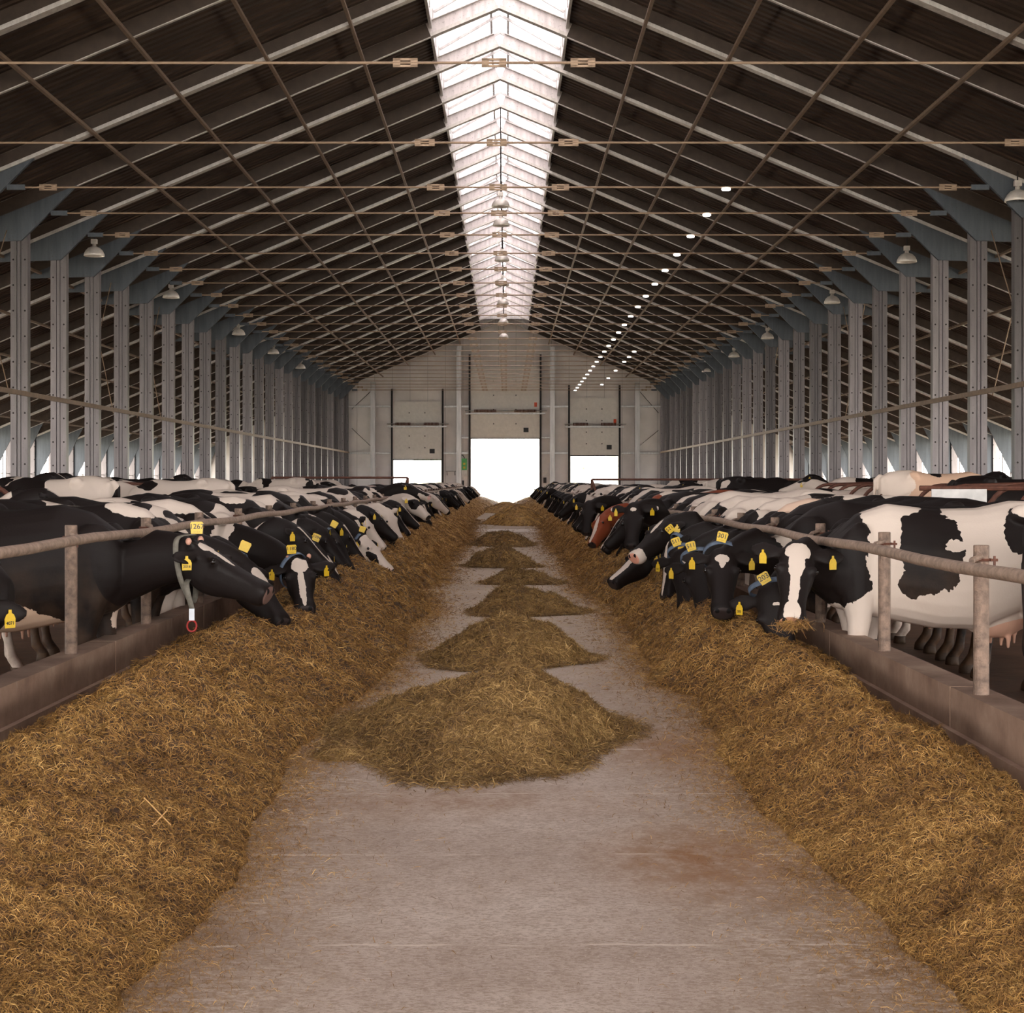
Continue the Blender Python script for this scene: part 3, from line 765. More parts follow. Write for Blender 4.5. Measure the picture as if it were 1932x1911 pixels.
for i, (xa, xb, rt, xp_, rp_, lab) in enumerate(HEAPS):
    yt = FPX*(H-.1)/(rt-VY); rx = (xb-xa)/2*yt/FPX*1.02; cx = ((xa+xb)/2-VX)*yt/FPX
    ry = rx*(1.0 if i < 5 else 1.6); cyy = yt+ry*.93
    if i == 0: ry = 1.15; cyy = yt+1.02
    hz = H-(rp_-VY)*cyy/FPX-.1
    hz = max(hz, .05)
    px = (xp_-VX)*cyy/FPX
    if i > 7: hz = .06
    nr, na = 60 if i < 3 else 30, 150 if i < 3 else 72
    def fn(r, u):
        a = u*2*PI; q = r
        wob = 1+.13*math.sin(3*a+i)+.1*smooth_noise(math.cos(a)*2, math.sin(a)*2, i*3.)+.03*smooth_noise(math.cos(a)*9, math.sin(a)*9, i*3.)
        x = cx+(px-cx)*(1-q)+rx*q*wob*math.cos(a); y = cyy+ry*q*wob*math.sin(a)
        h = hz*max(0, (1-q)**1.0)*(1+.35*q)*(1+.25*smooth_noise(x*1.6, y*1.6, i*2.))
        h = h+min(1, (1-q)*5)*min(1, h/.14)*((.25-abs(smooth_noise(x*3.5, y*3.5, i*1.7)))*.13*min(1, hz/.25)+fbm(x, y, 3, 3, i)*.07+fbm(x, y, 16, 2, 2)*.035)*min(1, hz/.2)
        return (x-cx, y-cyy, max(h, .009*min(1, (1-q)*8)) )
    rows = [j/(nr-1) for j in range(nr)]
    V, F = surface(na, rows, fn)
    rs = np.random.default_rng(50+i)
    n = (95000, 34000, 12000, 7000, 6000, 4000, 3000, 2500, 1200, 2500)[i]
    P, N = scatter(V, F, n, rs)
    # a skirt of loose bits
    m = n//6; a = rs.uniform(0, 2*PI, m); q = 1+np.abs(rs.normal(scale=.09, size=m))
    rim = V[-na:][rs.integers(0, na, m)]
    P = np.concatenate([P, np.stack([rim[:, 0]*q, rim[:, 1]*q, np.full(m, .004)], 1)]); N = np.concatenate([N, np.tile([0, 0, 1.], (m, 1))])
    sc = np.clip(cyy/7, .9, 4)
    V2, F2 = strand_mesh(P, N, rs.uniform(.025, .09, len(P))*sc**.6, rs.uniform(.0016, .0036, len(P))*sc, rs)
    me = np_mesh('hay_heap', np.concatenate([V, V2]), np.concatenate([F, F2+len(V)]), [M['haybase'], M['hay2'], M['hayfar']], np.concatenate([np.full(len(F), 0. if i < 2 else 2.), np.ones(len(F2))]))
    o = put('hay_heap', me, None, (cx, cyy, .1)); tag(o, lab, 'hay heap', 'hay heaps on the alley')
# ================================================================ COWS
HL = .56
def sup(t, p): return math.copysign(abs(t)**p, t)
def ring_frame(c, w, up, dn, side, upv, n=20, p=.85, narrow=0.):
    out = []
    for j in range(n):
        a = 2*PI*j/n; cs, sn = math.cos(a), math.sin(a)
        ww = w*(1-narrow*max(0, cs))
        out.append(c + side*(ww*sup(sn, p)) + upv*((up if cs > 0 else dn)*sup(cs, p)))
    return out
TORSO = [(.35, 1.05, .90, .07), (.29, 1.12, .80, .15), (.16, 1.23, .70, .215), (0, 1.345, .65, .25), (-.2, 1.40, .62, .29), (-.5, 1.365, .56, .36), (-.8, 1.37, .55, .375),
         (-1.03, 1.42, .64, .335), (-1.22, 1.415, .76, .275), (-1.4, 1.38, .9, .215), (-1.51, 1.30, 1.02, .12)]
def cow_mesh(name, P, Mz, nhint, mats, vox=.014, horns=False, feet=((.0, .0), (.0, .0)), udder=(-1.0, .6), tail=0.0, rail=None):
    """P poll, Mz muzzle (cow's own frame, nose along +x); nhint: which way the forehead looks"""
    P = Vector(P); F = (Vector(Mz)-P).normalized(); U = Vector(nhint); U = (U-F*U.dot(F)).normalized(); S = U.cross(F)
    b = MB(); X, Y, Z = Vector((1, 0, 0)), Vector((0, 1, 0)), Vector((0, 0, 1))
    b.rings([ring_frame(Vector((x, 0, (zt+zb)/2)), w, (zt-zb)/2, (zt-zb)/2, Y, Z, 24, .82, .30) for x, zt, zb, w in TORSO])
    for s in (-1, 1):
        b.ball((-1.06, s*.22, 1.33), (.09, .07, .07), 8)           # hooks
        b.ball((-1.46, s*.1, 1.27), (.06, .05, .07), 8)            # pins
        b.ball((.06, s*.17, 1.02), (.2, .11, .27), 10)             # shoulder
        b.ball((-1.2, s*.17, .98), (.24, .13, .32), 10)            # thigh
    # neck
    A = Vector((-.05, 0, 1.01)); B = P - U*.075 + F*.02
    L = (B-A).length
    c1 = A + Vector((.36*L, 0, -.02)); dirn = (B-A).normalized()
    c2 = B - (F*.35+dirn*.65 - U*.25).normalized()*.34*L
    R = []
    for i in range(9):
        t = i/8; q = (1-t)**3*A + 3*(1-t)**2*t*c1 + 3*(1-t)*t*t*c2 + t**3*B
        tg = (3*(1-t)**2*(c1-A)+6*(1-t)*t*(c2-c1)+3*t*t*(B-c2)).normalized()
        upv = (Z-tg*tg.z); upv = upv.normalized() if upv.length > .15 else -X
        upv = (upv*(1-t)+U*t); upv = (upv-tg*upv.dot(tg)).normalized(); sd = upv.cross(tg)
        e = t**.8
        R.append(ring_frame(q, .21*(1-e)+.088*e, .28*(1-e)+.105*e, .34*(1-e)+.16*e, sd, upv, 20, .9, .35))
    b.rings(R)
    if rail:
        rx, rz_ = rail; nv = []
        for (x, y, z) in b.v:
            lim = rz_-.05 + max(0, rx-.05-x)*1.05 + max(0, x-rx-.08)*2
            nv.append((x, y, min(z, lim)) if z > .75 else (x, y, z))
        b.v = nv
    # head
    HR = [(-.08, .05, .03, .09), (-.04, .085, .06, .14), (.02, .105, .07, .18), (.09, .115, .068, .205), (.16, .124, .062, .21), (.22, .112, .054, .20), (.30, .092, .046, .17),
          (.38, .084, .042, .142), (.45, .084, .042, .128), (.50, .093, .044, .122), (.535, .092, .038, .112), (.56, .074, .02, .085)]
    b.rings([ring_frame(P+F*t-U*.045, w, up, dn, S, U, 20, .8, .1) for t, w, up, dn in HR])
    for s in (-1, 1):
        b.ball(P+F*.165+S*s*.104-U*.015, .036, 8)
        d = (S*s - F*.12 - U*.22 + Z*.10).normalized(); nn = (U+F*.25); nn = (nn-d*nn.dot(d)).normalized(); wd = nn.cross(d).normalized()
        base = P+F*.03+S*s*.075-U*.035
        R = []
        for t, w, th in ((0, .03, .026), (.05, .04, .022), (.1, .062, .018), (.15, .066, .016), (.2, .048, .015), (.235, .02, .012)):
            R.append(ring_frame(base+d*t, w, th, th, wd, nn, 12, 1.0))
        b.rings(R)
        if horns: b.tube([P+F*.0+S*s*.06-U*.0, P-F*.05+S*s*.085+U*.02], [.025, .018], 8)
    # legs
    for s, dx in ((-1, feet[0][0]), (1, feet[0][1])):
        y = s*.16
        b.tube([(.04, y, .98), (.03, y, .78), (.0+dx*.3, y, .62), (-.01+dx*.7, y, .44), (dx*.75, y, .40), (dx*.8, y, .34), (dx, y, .2), (dx, y, .13), (dx+.03, y, .085), (dx+.05, y, .05), (dx+.05, y, 0)],
               [.13, .115, .082, .055, .058, .042, .036, .045, .04, .056, .062], 12)
    for s, dx in ((-1, feet[1][0]), (1, feet[1][1])):
        y = s*.16
        b.tube([(-1.2, y, 1.05), (-1.13, y*1.1, .84), (-1.2, y*1.1, .68), (-1.34+dx*.5, y, .54), (-1.375+dx*.7, y, .48), (-1.36+dx*.8, y, .40), (-1.33+dx, y, .22), (-1.32+dx, y, .14), (-1.28+dx, y, .09), (-1.26+dx, y, .05), (-1.26+dx, y, 0)],
               [.2, .165, .115, .065, .058, .044, .038, .047, .042, .057, .063], 12)
    ux, uz = udder
    b.ball((ux, 0, uz), (.23, .17, .17), 12)
    for tx in (-.08, .09):
        for ty in (-.07, .07): b.tube([(ux+tx, ty, uz-.12), (ux+tx+.01, ty*1.1, uz-.23)], [.022, .014], 8)
    b.tube([(-1.47, 0, 1.34), (-1.56, 0, 1.28), (-1.585, tail*.3, 1.0), (-1.585, tail, .75), (-1.57, tail, .6), (-1.56, tail, .45)], [.045, .035, .024, .022, .045, .02], 8)
    tmp = bpy.data.objects.new('tmp', b.mesh('tmp', M['black'])); COL.objects.link(tmp)
    m = tmp.modifiers.new('r', 'REMESH'); m.mode = 'VOXEL'; m.voxel_size = vox; m.use_smooth_shade = True
    m = tmp.modifiers.new('s', 'SMOOTH'); m.factor = .6; m.iterations = max(1, int(round(.05/vox)))
    dg = bpy.context.evaluated_depsgraph_get(); dg.update()
    me = bpy.data.meshes.new_from_object(tmp.evaluated_get(dg)); me.name = name
    bpy.data.objects.remove(tmp)
    n = len(me.vertices); co = np.empty(n*3, dtype=np.float32); me.vertices.foreach_get('co', co); co = co.reshape(-1, 3)-np.array(P)
    hc = np.stack([co@np.array(F), co@np.array(S), co@np.array(U)], 1).astype(np.float32)
    at = me.attributes.new('hc', 'FLOAT_VECTOR', 'POINT'); at.data.foreach_set('vector', hc.ravel())
    me.materials.clear(); me.materials.append(mats)
    me.polygons.foreach_set('use_smooth', [True]*len(me.polygons))
    return me, (P, F, U, S)

K_, W_ = rgb(22, 14, 12), rgb(204, 187, 174)
def coat_nodes(k, blobs, base):
    tc = k.n('ShaderNodeTexCoord').outputs['Object']
    at = k.n('ShaderNodeAttribute'); at.attribute_name = 'hc'; hv = at.outputs['Vector']
    def warp(v, a, s, a2, s2):
        n1 = k.noise(v, s, 2, out='Color'); n2 = k.noise(v, s2, 2, out='Color')
        d1 = k.scaled(k.vmath('SUBTRACT', n1, (.5, .5, .5)), (a, a, a)); d2 = k.scaled(k.vmath('SUBTRACT', n2, (.5, .5, .5)), (a2, a2, a2))
        return k.vmath('ADD', v, k.vmath('ADD', d1, d2))
    bv = warp(tc, .22, 3.2, .045, 28); hw = warp(hv, .03, 14, .012, 60)
    col = base
    for sp, c, r, cc in blobs:
        v = bv if sp == 'b' else hw
        d = k.vmath('LENGTH', k.scaled(k.vmath('SUBTRACT', v, c), tuple(1/x for x in r)), out=1)
        col = k.mix(k.math('LESS_THAN', d, 1.0), col, cc)
    return tc, hv, col
def finish_coat(k, tc, hv, col, pink=True, dirt=.5, muz=None):
    # udder skin, muzzle, nostrils, hooves, dirt on the legs
    def ell(v, c, r): return k.math('LESS_THAN', k.vmath('LENGTH', k.scaled(k.vmath('SUBTRACT', v, c), tuple(1/x for x in r)), out=1), 1.0)
    col = k.mix(ell(tc, (-1.0, 0, .5), (.22, .2, .19)), col, rgb(206, 160, 138))
    col = k.mix(ell(hv, (.58, 0, -.06), (.05, .09, .08)), col, muz or rgb(52, 42, 40))
    for s in (-1, 1): col = k.mix(ell(hv, (.56, s*.042, -.035), (.03, .016, .02)), col, rgb(14, 9, 9))
    sx = k.n('ShaderNodeSeparateXYZ'); k.set(sx.inputs[0], tc)
    n = k.noise(tc, 9, 4, .65)
    hm = k.math('GREATER_THAN', k.vmath('LENGTH', hv, out=1), .7)
    low = k.math('MULTIPLY', k.math('MULTIPLY', k.math('SUBTRACT', .62, sx.outputs[2]), 1.8, clamp=True), k.ramp(n, (.35, (0, 0, 0)), (.6, (1, 1, 1))))
    col = k.mix(k.math('MULTIPLY', k.math('MULTIPLY', low, hm), dirt), col, rgb(104, 74, 52))
    col = k.mix(k.math('LESS_THAN', sx.outputs[2], .07), col, rgb(58, 44, 34))
    bel = k.math('MULTIPLY', k.ramp(k.noise(tc, 4, 4), (.4, (0, 0, 0)), (.7, (1, 1, 1))), k.math('MULTIPLY', hm, .22))
    col = k.mix(k.math('MULTIPLY', bel, k.math('MULTIPLY', k.math('SUBTRACT', 1.15, sx.outputs[2]), 1.4, clamp=True)), col, rgb(150, 116, 88))
    k.P(Base_Color=col, Roughness=.62)
    k.b.inputs['Specular IOR Level'].default_value = .22
    k.bump(k.noise(k.scaled(tc, (1, 1, 1)), 70, 3, .7), .25, .004)
    return k.m
def hero_coat(name, base, blobs, muz=None):
    k = NT(name); tc, hv, col = coat_nodes(k, blobs, base)
    return finish_coat(k, tc, hv, col, muz=muz)
HB = ('h', (.2, 0, -.05), (.5, .3, .28), K_)         # black head
NB = ('b', (.62, 0, 1.0), (.5, .5, .5), K_)           # black neck
def star(f, w, l, s=0.): return ('h', (f, s, .04), (l, w, .1), W_)
# random coats: patches from noise, driven by each animal's own random number
def random_coat(name, thresh, blaze, black=K_, white=W_, headblack=True, scale=1.25):
    k = NT(name); tc = k.n('ShaderNodeTexCoord').outputs['Object']
    at = k.n('ShaderNodeAttribute'); at.attribute_name = 'hc'; hv = at.outputs['Vector']
    r = k.n('ShaderNodeObjectInfo').outputs['Random']
    off = k.math('MULTIPLY', r, 91.0)
    cb = k.n('ShaderNodeCombineXYZ'); k.set(cb.inputs[0], off); k.set(cb.inputs[1], k.math('MULTIPLY', off, .37)); k.set(cb.inputs[2], off)
    v = k.vmath('ADD', tc, cb.outputs[0])
    f = k.noise(v, scale, 3, .42)
    th = k.math('ADD', thresh, k.math('MULTIPLY', k.math('SUBTRACT', k.math('FRACT', k.math('MULTIPLY', r, 13.7)), .5), .10))
    isb = k.math('GREATER_THAN', f, th)
    col = k.mix(isb, white, black)
    if headblack:
        d = k.vmath('LENGTH', k.scaled(k.vmath('SUBTRACT', hv, (.2, 0, -.05)), (1/.5, 1/.34, 1/.27)), out=1)
        col = k.mix(k.math('LESS_THAN', d, 1.0), col, black)
    wv = k.vmath('ADD', hv, k.scaled(k.vmath('SUBTRACT', k.noise(hv, 9, 2, out='Color'), (.5, .5, .5)), (.05, .05, .05)))
    s = k.n('ShaderNodeSeparateXYZ'); k.set(s.inputs[0], wv)
    wid = k.math('MULTIPLY', k.math('FRACT', k.math('MULTIPLY', r, 7.13)), blaze)
    m = k.math('MULTIPLY', k.math('LESS_THAN', k.math('ABSOLUTE', s.outputs[1]), k.math('ADD', wid, k.math('MULTIPLY', k.math('ABSOLUTE', k.math('SUBTRACT', s.outputs[0], .27)), .10))), k.math('GREATER_THAN', s.outputs[2], -.055))
    m = k.math('MULTIPLY', m, k.math('GREATER_THAN', s.outputs[0], .01))
    m = k.math('MULTIPLY', m, k.math('LESS_THAN', k.vmath('LENGTH', hv, out=1), .62))
    m = k.math('MULTIPLY', m, k.math('GREATER_THAN', k.math('FRACT', k.math('MULTIPLY', r, 31.7)), .25))
    col = k.mix(m, col, white)
    return finish_coat(k, tc, hv, col)
RC = [random_coat('coat_mixed', .5, .05), random_coat('coat_dark', .40, .045), random_coat('coat_pale', .60, .05), random_coat('coat_pale_head', .57, .1, headblack=False), random_coat('coat_black', .33, .04)]
RCN = ['black and white patched cow', 'mostly black cow with white patches', 'mostly white cow with black patches', 'white-faced black and white cow', 'nearly all black cow']
RCB = random_coat('coat_brown', .48, .05, rgb(120, 58, 34))

# ---- tags, collars, eyes
tagm = MB().prism([(-.029, -.045), (.029, -.045), (.031, .0), (.022, .02), (.009, .028), (.008, .045), (-.008, .045), (-.009, .028), (-.022, .02), (-.031, 0)], lambda x, z: (x, -.0015, z), lambda x, z: (x, .0015, z)).mesh('ear_tag', M['yellow'])
neckm = MB().prism([(-.036, -.036), (.036, -.036), (.042, .03), (.034, .042), (-.034, .042), (-.042, .03)], lambda x, z: (x, -.003, z), lambda x, z: (x, .003, z)).mesh('collar_tag', M['yellow'])
TXT = {}
def text_mesh(s, size):
    if (s, size) in TXT: return TXT[s, size]
    cu = bpy.data.curves.new('t', 'FONT'); cu.body = s; cu.size = size; cu.align_x = 'CENTER'; cu.align_y = 'CENTER'; cu.extrude = .0006; cu.offset = .0004
    o = bpy.data.objects.new('t', cu); COL.objects.link(o)
    dg = bpy.context.evaluated_depsgraph_get(); dg.update()
    me = bpy.data.meshes.new_from_object(o.evaluated_get(dg)); me.name = 'number'
    bpy.data.objects.remove(o); me.materials.clear(); me.materials.append(M['ink']); TXT[s, size] = me
    return me
def orient(pos, face, up):
    f = Vector(face).normalized(); u = Vector(up); u = (u-f*u.dot(f)).normalized(); x = u.cross(f)
    # local -y faces outward
    return Matrix(((x.x, -f.x, u.x, pos[0]), (x.y, -f.y, u.y, pos[1]), (x.z, -f.z, u.z, pos[2]), (0, 0, 0, 1)))
eyem = MB().ball((0, 0, 0), .019, 8).mesh('eye', M['eye'], True)
def dress(root, fr, ears=(1, 1), collar=None, number=None, earnum=None, tagside=None, horns=False, detail=True):
    P, F, U, S = fr
    for s in (-1, 1):
        if detail: put('eye', eyem, root, P+F*.168+S*s*.124-U*.012)
        d = (S*s - F*.12 - U*.22 + Vector((0, 0, 1))*.10).normalized()
        if ears[0 if s < 0 else 1]:
            base = P+F*.03+S*s*.075-U*.035+d*.12
            nn = (U+F*.25); nn = (nn-d*nn.dot(d)).normalized()
            dn = F if abs(F.z) > .3 else Vector((0, 0, -1))
            pos = base+nn*.022+Vector((0, 0, -.03))
            fh = Vector((nn.x, nn.y, 0))*.8 + S*s*.45; fh.z = 0; pos = base+fh.normalized()*.05+Vector((0, 0, -.035))
            t = put('ear_tag', tagm, root); t.matrix_local = orient(pos, fh, Vector((0, 0, 1)))
            if not detail: t.scale = (1.0,)*3
            if earnum:
                e = put('number', text_mesh(earnum, .024), t); e.rotation_euler = (PI/2, 0, 0); e.location = (0, -.0028, -.022)
        if horns:
            MB().ball((0, 0, 0), (.02, .02, .024), 8).build('horn_bud', M['pink'], root, True, P-F*.05+S*s*.088+U*.022)
    if collar:
        # band round the neck just behind the poll
        c = P - F*.02 - U*.05; ax = (F*.55+U*-.0+Vector((1, 0, 0))*.45).normalized() if F.x > .1 else F
        c = P - ax*.085 - U*.085 - Vector((0, 0, .015))
        upv = (U-ax*U.dot(ax)).normalized(); sd = upv.cross(ax)
        n = 36; R = []
        for j in range(n+1):
            a = 2*PI*j/n
            dr = sd*(.138*math.sin(a))+upv*((.142 if math.cos(a) > 0 else .205)*math.cos(a))
            o = dr.normalized()
            p = c+dr
            R.append([p+ax*.018-o*.003, p+ax*.018+o*.004, p-ax*.018+o*.004, p-ax*.018-o*.003])
        MB().rings(R).build('collar', M['strap'], root, True)
        a = {0: 0, 1: .75, -1: -.75}[tagside or 0]
        pos = c+sd*(.14*math.sin(a))+upv*(.15*math.cos(a))
        out = (sd*math.sin(a)+upv*math.cos(a))
        up_ = out
        face = collar if isinstance(collar, tuple) else (F*.6+U*.5)
        t = put('collar_tag', neckm, root); t.matrix_local = orient(pos+out*.045, face, up_)
        if number:
            e = put('number', text_mesh(number, .05 if len(number) < 4 else .042), t); e.rotation_euler = (PI/2, 0, 0); e.location = (0, -.0042, .008)
            e = put('number', text_mesh('0 0 0 0'.replace('0', '-'), .016), t); e.rotation_euler = (PI/2, 0, 0); e.location = (0, -.0042, -.022)

def hero(side, xf, yc, P, Mz, nh, coat, label, vox=.014, yaw=0., sc=1., rl=True, **kw):
    """world-space poll P and muzzle Mz; animal stands with its fore feet at (xf, yc)"""
    rz = (0 if side < 0 else PI)+yaw
    T = Matrix.Translation((xf, yc, 0)) @ Matrix.Rotation(rz, 4, 'Z') @ Matrix.Scale(sc, 4)
    I = T.inverted()
    dk = {k: kw.pop(k) for k in ('feet', 'udder', 'tail', 'horns') if k in kw}
    nl = (I.to_3x3() @ Vector(nh))
    lx = (XRL-xf) if side < 0 else (xf-XRR)
    me, fr = cow_mesh('cow', I @ Vector(P), I @ Vector(Mz), nl, coat, vox, rail=(lx/sc, (1.21 if side < 0 else 1.157)/sc) if rl else None, **dk)
    r = put('cow', me); r.matrix_world = T
    if 'collar' in kw and isinstance(kw['collar'], tuple): kw['collar'] = tuple(I.to_3x3() @ Vector(kw['collar']))
    dress(r, fr, horns=dk.get('horns', False), **kw)
    tag(r, label, 'cow'); return r, fr

CAMV = lambda p: (Vector((0, 0, H))-Vector(p)).normalized()
# ---- near cows, right side
hero(1, 2.36, 10.75, W(1506, 1034, 10.3), W(1496, 1141, 10.02), (-.15, -1, .3),
     hero_coat('coat_right_blazed', W_, [('b', (.36, 0, 1.15), (.42, .6, .42), K_), ('b', (.12, 0, .92), (.2, .5, .16), K_), ('b', (-.45, 0, 1.07), (.26, .5, .30), K_), ('b', (-.36, 0, .86), (.17, .5, .12), K_), ('b', (-.60, 0, 1.11), (.10, .5, .055), W_), ('b', (-1.0, 0, 1.19), (.12, .5, .14), K_), HB, NB,
      ('h', (.04, 0, .03), (.07, .085, .1), W_), ('h', (.14, 0, .03), (.12, .055, .1), W_), ('h', (.3, 0, .03), (.25, .034, .1), W_), ('h', (.5, 0, .02), (.09, .062, .075), W_)], muz=rgb(170, 120, 92)),
     'white cow with big black side patches and a white-blazed black head, facing the camera', vox=.012, udder=(-.93, .66), feet=((-.0, .06), (0, .1)), collar=None)
hero(1, 2.6, 11.6, W(1452, 1118, 11.0), W(1476, 1208, 10.85), (-.25, -1, .15),
     hero_coat('coat_right_low', K_, [('b', (.0, 0, .65), (.2, .5, .3), W_), star(.1, .03, .012, .03)]),
     'black cow with its head hung low over the right curb, under the blazed head', vox=.013, collar=(-.2, -1, .2), number='203', earnum='203')
hero(1, 2.45, 12.7, W(1362, 1044, 12.1), W(1364, 1134, 11.75), (-.1, -1, .35),
     hero_coat('coat_right_triangle', K_, [('b', (.3, 0, 1.25), (.06, .5, .3), W_), ('b', (-.6, 0, .62), (.4, .5, .1), W_), ('h', (.075, 0, .03), (.045, .055, .1), W_), ('h', (.11, 0, .03), (.055, .026, .1), W_)]),
     'black cow facing the camera with a white triangle on its forehead', vox=.014, collar=(-.3, -1, .2), number='301')
hero(1, 2.5, 13.6, W(1313, 1056, 13.3), W(1324, 1124, 13.1), (-.35, -1, .3),
     hero_coat('coat_right_plain', K_, [('b', (-.9, 0, 1.0), (.3, .5, .3), W_)]), 'plain black cow feeding just left of the white-triangle cow', vox=.016, collar=(-.3, -1, .2), number='511')
hero(1, 2.55, 14.5, W(1284, 1046, 14.4), W(1291, 1122, 14.15), (-.4, -1, .3),
     hero_coat('coat_right_spot', K_, [('b', (-.2, 0, 1.35), (.3, .6, .22), rgb(216, 184, 162)), ('h', (.12, .04, .03), (.04, .03, .1), W_)]), 'black cow with one small white forehead spot, among the black feeding heads', vox=.016, collar=(-.3, -1, .2), number='511', earnum='511')
hero(1, 2.5, 15.4, W(1262, 1030, 15.4), W(1250, 1108, 15.2), (-1, -.3, .3),
     hero_coat('coat_right_stripe', W_, [('b', (.6, 0, 1.0), (.6, .5, .6), K_), ('b', (-.9, 0, 1.2), (.3, .5, .3), K_), HB, ('h', (.25, 0, .03), (.33, .036, .075), W_)]), 'black-headed cow with a long narrow white stripe down its face', vox=.016, collar=(-.3, -1, .3), number='521')
hero(1, 2.4, 16.4, W(1252, 985, 16.3), W(1187, 1046, 16.0), (-.75, -.45, .6),
     hero_coat('coat_right_whitejaw', W_, [('b', (.75, 0, 1.1), (.6, .5, .6), K_), ('b', (.0, 0, 1.0), (.3, .5, .2), K_), ('b', (-.8, 0, 1.3), (.3, .5, .1), K_), ('h', (.12, 0, -.02), (.34, .3, .155), K_), ('h', (.1, 0, .04), (.12, .03, .1), W_)], muz=rgb(214, 150, 130)),
     'cow reaching its head forward with a black cheek and white muzzle and jaw', vox=.016, ears=(1, 1))
hero(1, 2.35, 17.6, W(1215, 1038, 17.3), W(1163, 1082, 17.1), (-.6, -.5, .7),
     hero_coat('coat_right_wide', K_, [('b', (-.5, 0, 1.3), (.5, .5, .3), W_), ('h', (.35, 0, .03), (.3, .05, .07), W_)]), 'black cow with a broad white blaze, its nose in the hay below the white-jawed cow', vox=.018)
hero(1, 2.35, 19.9, W(1196, 955, 19.4), W(1191, 1012, 19.15), (-.25, -1, .35),
     hero_coat('coat_right_star', W_, [('b', (.6, 0, 1.0), (.6, .5, .6), K_), ('b', (-.7, 0, 1.3), (.3, .5, .2), K_), HB, ('h', (.06, 0, .03), (.03, .04, .1), W_), NB]), 'black-faced cow with a small white star, holding its head up to face the camera', vox=.018)
hero(1, 2.35, 25.4, W(1133, 975, 24.9), W(1114, 1018, 24.6), (-.8, -.5, .4),
     hero_coat('coat_right_brown', rgb(128, 60, 34), [('b', (-.4, 0, 1.35), (.3, .5, .15), W_), ('h', (.3, 0, .03), (.3, .05, .08), W_)]), 'reddish brown cow with a white blaze in the right feeding row', vox=.018)
hero(1, 2.3, 27.6, W(1112, 950, 26.9), W(1107, 990, 26.7), (-.2, -1, .3),
     hero_coat('coat_right_darkface', K_, [('b', (-.6, 0, 1.35), (.3, .5, .15), W_)]), 'black-faced cow standing head-on beside the brown cow', vox=.018)
# a black rump at the right edge of the view
hero(-1, 4.54, 9.1, (5.2, 9.1, 1.4), (5.65, 9.0, 1.15), (.4, 0, 1), hero_coat('coat_rump', K_, []), 'black rump of a cow cut off by the right edge of the view', vox=.02, tail=-.05, rl=False)

# ---- near cows, left side
NL = hero_coat('coat_left_big', K_, [('b', (-.62, 0, .62), (.5, .5, .13), rgb(206, 176, 152)), ('b', (.24, .25, .66), (.2, .3, .12), rgb(212, 188, 170)), ('h', (.045, -.01, .04), (.06, .062, .06), W_), ('h', (.15, -.015, .035), (.14, .028, .07), W_)], muz=rgb(110, 84, 76))
r1, f1 = hero(-1, -2.72, 10.45, W(377, 1032, 10.2), W(497, 1096, 10.1), (.45, -.15, 1), NL,
     'large black cow wearing collar tag 1267, stretching its head level over the left curb', vox=.012, horns=True, feet=((-.02, .1), (.05, -.1)), tail=.03, ears=(1, 1), earnum='2016')
# loose hanging collar of that cow
P, F, U, S = f1
c0 = P-F*.07
pts = [c0+U*.055, c0-F*.05+S*.10+U*.0, c0-F*.06+S*.135-U*.08, c0-F*.04+S*.14-Vector((0, 0, .26)), c0-F*.0+S*.06-Vector((0, 0, .37)), c0+F*.02-S*.05-Vector((0, 0, .36)), c0-F*.02-S*.13-Vector((0, 0, .2)), c0-F*.05-S*.11+U*.0, c0+U*.055]
def band(pts, w, ax, sub=6):
    R = []; n = len(pts)
    for i in range(n-1):
        p0, p1, p2, p3 = pts[max(i-1, 0)], pts[i], pts[i+1], pts[min(i+2, n-1)]
        for j in range(sub):
            t = j/sub; q = .5*((2*p1)+(p2-p0)*t+(2*p0-5*p1+4*p2-p3)*t*t+(3*p1-p0-3*p2+p3)*t**3)
            R.append(q)
    R.append(pts[-1]); out = []
    for i, q in enumerate(R):
        tg = (R[min(i+1, len(R)-1)]-R[max(i-1, 0)]).normalized(); nrm = tg.cross(ax).normalized()
        out.append([q+ax*w/2-nrm*.003, q+ax*w/2+nrm*.003, q-ax*w/2+nrm*.003, q-ax*w/2-nrm*.003])
    return out
MB().rings(band(pts, .034, Vector((1, 0, 0)))).build('collar', M['strap2'], r1, True)
t = put('collar_tag', neckm, r1); t.matrix_local = orient(c0+U*.075+S*-.0, (.15, -1, .1), (0, 0, 1)); t.scale = (1.1,)*3
t.matrix_local = orient(c0+U*.10, (.15, -1, .1), (0, 0, 1))
e = put('number', text_mesh('1267', .046), t); e.rotation_euler = (PI/2, 0, 0); e.location = (0, -.0042, .01)
e = put('number', text_mesh('- - - -', .018), t); e.rotation_euler = (PI/2, 0, 0); e.location = (0, -.0042, -.022)
low = c0-F*.0+S*.0-Vector((0, 0, .37))
ax = Vector((1, 0, 0))
st = r1.matrix_world.inverted() @ W(362, 1148, 10.05)
top = r1.matrix_world.inverted() @ W(352, 1100, 10.06)
MB().rings(band([pts[3], top, st+Vector((0, 0, .0))], .034, ax)).build('strap_end', M['strap2'], r1, True)
MB().box((st.x-.017, st.y-.006, st.z-.075), (st.x+.017, st.y+.006, st.z+.0)).build('buckle', M['silver'], r1)
ringp = [st+Vector((.03*math.sin(t_), 0, -.11+.035*math.cos(t_))) for t_ in [2*PI*j/16 for j in range(17)]]
MB().tube(ringp, .006, 6).build('hook', M['redp'], r1)

